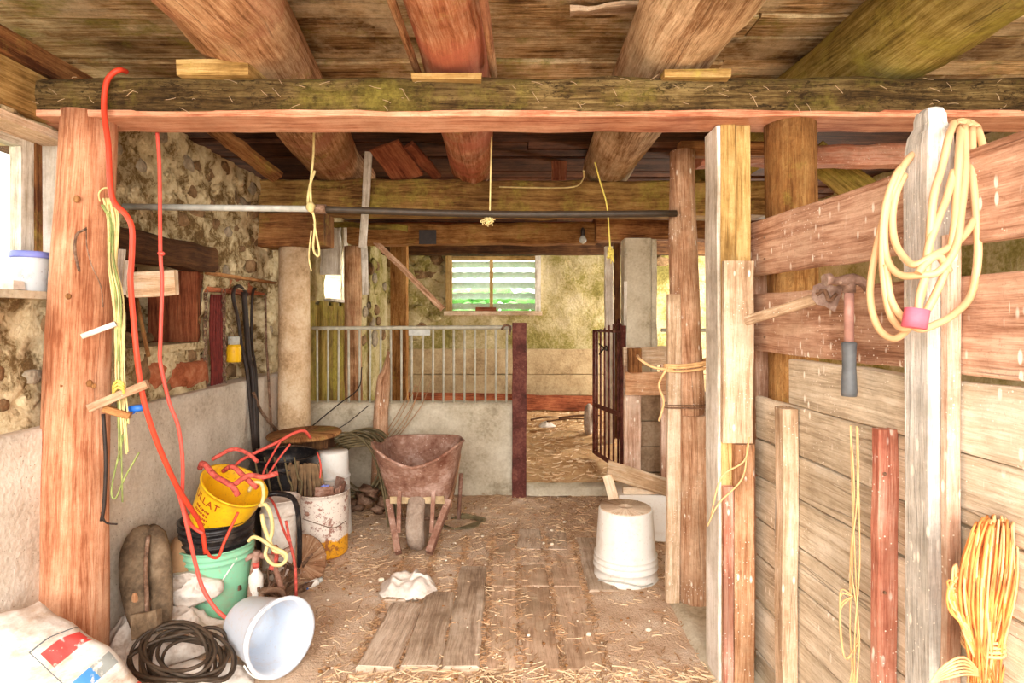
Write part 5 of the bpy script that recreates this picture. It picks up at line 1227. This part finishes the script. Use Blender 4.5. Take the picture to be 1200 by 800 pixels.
ob = thing('twine_bundle', 'big orange baling twine bundle hanging on the grey planks at the lower right edge', 'twine', knot)
m.build('orange_strands', 'twine_orange', ob, kind='stuff'); m2.build('golden_strands', 'twine_gold', ob, kind='stuff')
m = MB()
for k in range(4): m.tube([knot+V((.03*math.cos(a), .03*math.sin(a), .05+.008*k)) for a in [i*PI/3 for i in range(6)]], .003, 5, 3, closed=True)
m.build('binding', 'twine_gold', ob)

# ---- twines hanging from the beams
def fray(m, c, w, h):
    for k in range(26):
        a = c+V((R.uniform(-w, w)*.6, R.uniform(-w, w)*.4, R.uniform(-.2, .2)*h)); b = a+V((R.uniform(-w, w), R.uniform(-w, w)*.5, -h*R.uniform(.2, 1)))
        m.tube([a, a.lerp(b, .5)+V((R.uniform(-w, w)*.5, 0, 0)), b], .0022, 4, 3)
def hang(pts, r, mat, label, extra=None):
    m = MB(); m.tube([at(*p) for p in pts], r, 5, 5)
    if extra: extra(m)
    return tg(m.build('hanging_twine', mat), label, 'twine')
hang([(368, 152, 2.3), (367, 185, 2.3), (364, 215, 2.3), (365, 240, 2.3), (369, 262, 2.3), (367, 290, 2.3), (372, 300, 2.3), (374, 293, 2.3), (368, 262, 2.3)], .0045, 'twine', 'knotted cream twine hanging from the front beam over the pipe at the round column',
     lambda m: (m.tube([at(369, 200, 2.3), at(363, 218, 2.3), at(361, 238, 2.3), at(366, 250, 2.3)], .005, 5), m.tube([at(365, 270, 2.3), at(362, 300, 2.3), at(365, 318, 2.3)], .003, 5), m.blob(at(364, 243, 2.29), (.018, .012, .02), 8, 5, .3)))
hang([(576, 160, 2.34), (575, 200, 2.34), (574, 247, 2.36), (573, 258, 2.34)], .0035, 'twine', 'straight cream twine hanging from the front beam to the pipe in the middle',
     lambda m: fray(m, at(573, 256, 2.34), .03, .03))
hang([(697, 190, 2.6), (703, 212, 2.6), (711, 240, 2.6), (714, 275, 2.6), (715, 296, 2.6)], .004, 'twine_yellow', 'yellow twine hanging from the pale joist down to a frayed knot by the gate',
     lambda m: fray(m, at(715, 292, 2.6), .014, .06))
hang([(585, 219, 3.46), (630, 220, 3.46), (672, 219, 3.46), (683, 210, 3.4), (684, 200, 3.3)], .0045, 'twine', 'cream cord sagging along the face of the squared cross beam')
# straws and cobweb threads caught on the front beam
m = MB()
for k in range(60):
    px = R.uniform(20, 1190); py = R.uniform(88, 128); a = R.uniform(-.9, .9); L_ = R.uniform(4, 16)
    p0 = at(px, py, 1.808); p1 = at(px+L_*math.cos(a), py+L_*math.sin(a)+4, 1.80)
    m.tube([p0, p0.lerp(p1, .5)+V((0, -.003, R.uniform(-.003, .003))), p1], .0008, 3, 2)
tg(m.build('straw_wisps', 'straw', kind='stuff'), 'wisps of straw caught on the bark of the front beam', 'straw')

# ---- straw, chips and grit on the floor
def scatter(n, fn, mat, name, label, r0=.0007, r1=.0014, l0=.015, l1=.065, zf=None):
    m = MB(); V3 = m.v
    for k in range(n):
        x, y = fn(); z = zf(x, y)
        a = R.random()*6.283; L_ = R.uniform(l0, l1)/2; r = R.uniform(r0, r1); ca, sa = math.cos(a), math.sin(a); dz = R.uniform(-.25, .25)*L_; b = len(V3); bend = R.uniform(-.3, .3)*L_
        for t in (-1, 0, 1):
            cx_, cy_ = x+ca*L_*t-sa*bend*(t == 0), y+sa*L_*t+ca*bend*(t == 0); cz = z+r+max(-.002, dz*t)+.001
            V3.append(V((cx_-sa*r, cy_+ca*r, cz-r))); V3.append(V((cx_+sa*r, cy_-ca*r, cz-r))); V3.append(V((cx_, cy_, cz+r)))
        for q in (0, 3):
            for j in range(3):
                j2 = (j+1) % 3; m.face((b+q+j, b+q+j2, b+q+3+j2, b+q+3+j), ((0, 0),)*4)
    return tg(m.build(name, mat, kind='stuff'), label, 'straw')
def onb(x, y): return fz(x, y)-.001+(.010 if (-.55 < x < -.1 and 1.97 < y < 2.6) else .004)
def f_any():
    while True:
        y = 1.75+R.random()**1.3*2.2; x = R.uniform(-1.45, 1.0)
        d = .35+.65*min(1, max(0, .5+2.2*nz(x*1.6, y*1.6, 11)))
        if y > 3.1: d = 1
        if y < 1.98: d = 1
        if -.55 < x < -.1 and 1.99 < y < 2.45: d *= .12
        if -1.02 < x < -.66 and 1.8 < y < 2.12: continue
        if R.random() < d: return x, y
scatter(2600, f_any, 'straw', 'straw_litter', 'pale golden straw scattered over the barn floor', zf=onb)
scatter(4200, f_any, 'straw_dark', 'straw_litter', 'brown chaff and dark straw bits scattered over the barn floor', .0008, .002, .01, .04, zf=onb)
def f_front(): return (R.uniform(-.62, .75), R.uniform(1.80, 1.985))
scatter(450, f_front, 'straw', 'straw_litter', 'thick fringe of straw along the near ends of the floor boards', .001, .002, .03, .09, zf=lambda x, y: fz(x, y)+.003*R.random())
def f_st(): return (R.uniform(-1.3, 1.0), 4.06+R.random()*2.5)
scatter(1800, f_st, 'straw', 'straw_litter', 'straw bedding scattered over the litter inside the stall', .0014, .003, .03, .08, zf=lambda x, y: .065+.085*min(1, (y-4.03)/2)+.02*nz(x*2.5, y*2.5, 5))
def gaps():
    k = R.choice(range(7)); return (xe[k]+R.gauss(0, .008), R.uniform(1.98, 3.2))
scatter(1500, gaps, 'straw_dark', 'straw_litter', 'chaff filled into the joints of the floor boards', .001, .002, .01, .05, zf=lambda x, y: fz(x, y)+.002)
m = MB()
for k in range(520):
    x, y = f_any(); s_ = R.uniform(.002, .006) if R.random() < .9 else R.uniform(.006, .012)
    m.blob((x, y, onb(x, y)+s_*.5), (s_, s_*.8, s_*.6), 5, 3, .5)
tg(m.build('pale_chips', 'chip', kind='stuff'), 'small whitish chips and crumbs strewn on the barn floor', 'chips')
m = MB()
for k in range(200):
    x, y = f_any(); s_ = R.uniform(.003, .011)
    m.blob((x, y, onb(x, y)+s_*.4), (s_, s_*.8, s_*.5), 5, 3, .5)
tg(m.build('dark_clods', 'timber', kind='stuff'), 'small dark dirt clods strewn on the barn floor', 'clods')
for i, (px, py) in enumerate(((447, 681), (533, 638), (436, 621), (690, 745), (760, 740))):
    p = at(px, py, 816/(py-HY)); s_ = [.018, .010, .008, .011, .014][i]
    tg(MB().blob((p.x, p.y, .008), (s_, s_*.8, s_*.6), 8, 5, .3).build('pebble', 'chip'), ['largest whitish pebble left of the white rag', 'white pebble on the floor right of the wheelbarrow wheel', 'small white pebble left of the wheelbarrow', 'white pebble on the dirt below the upturned white bucket', 'white pebble near the kerb by the split post'][i], 'pebble')
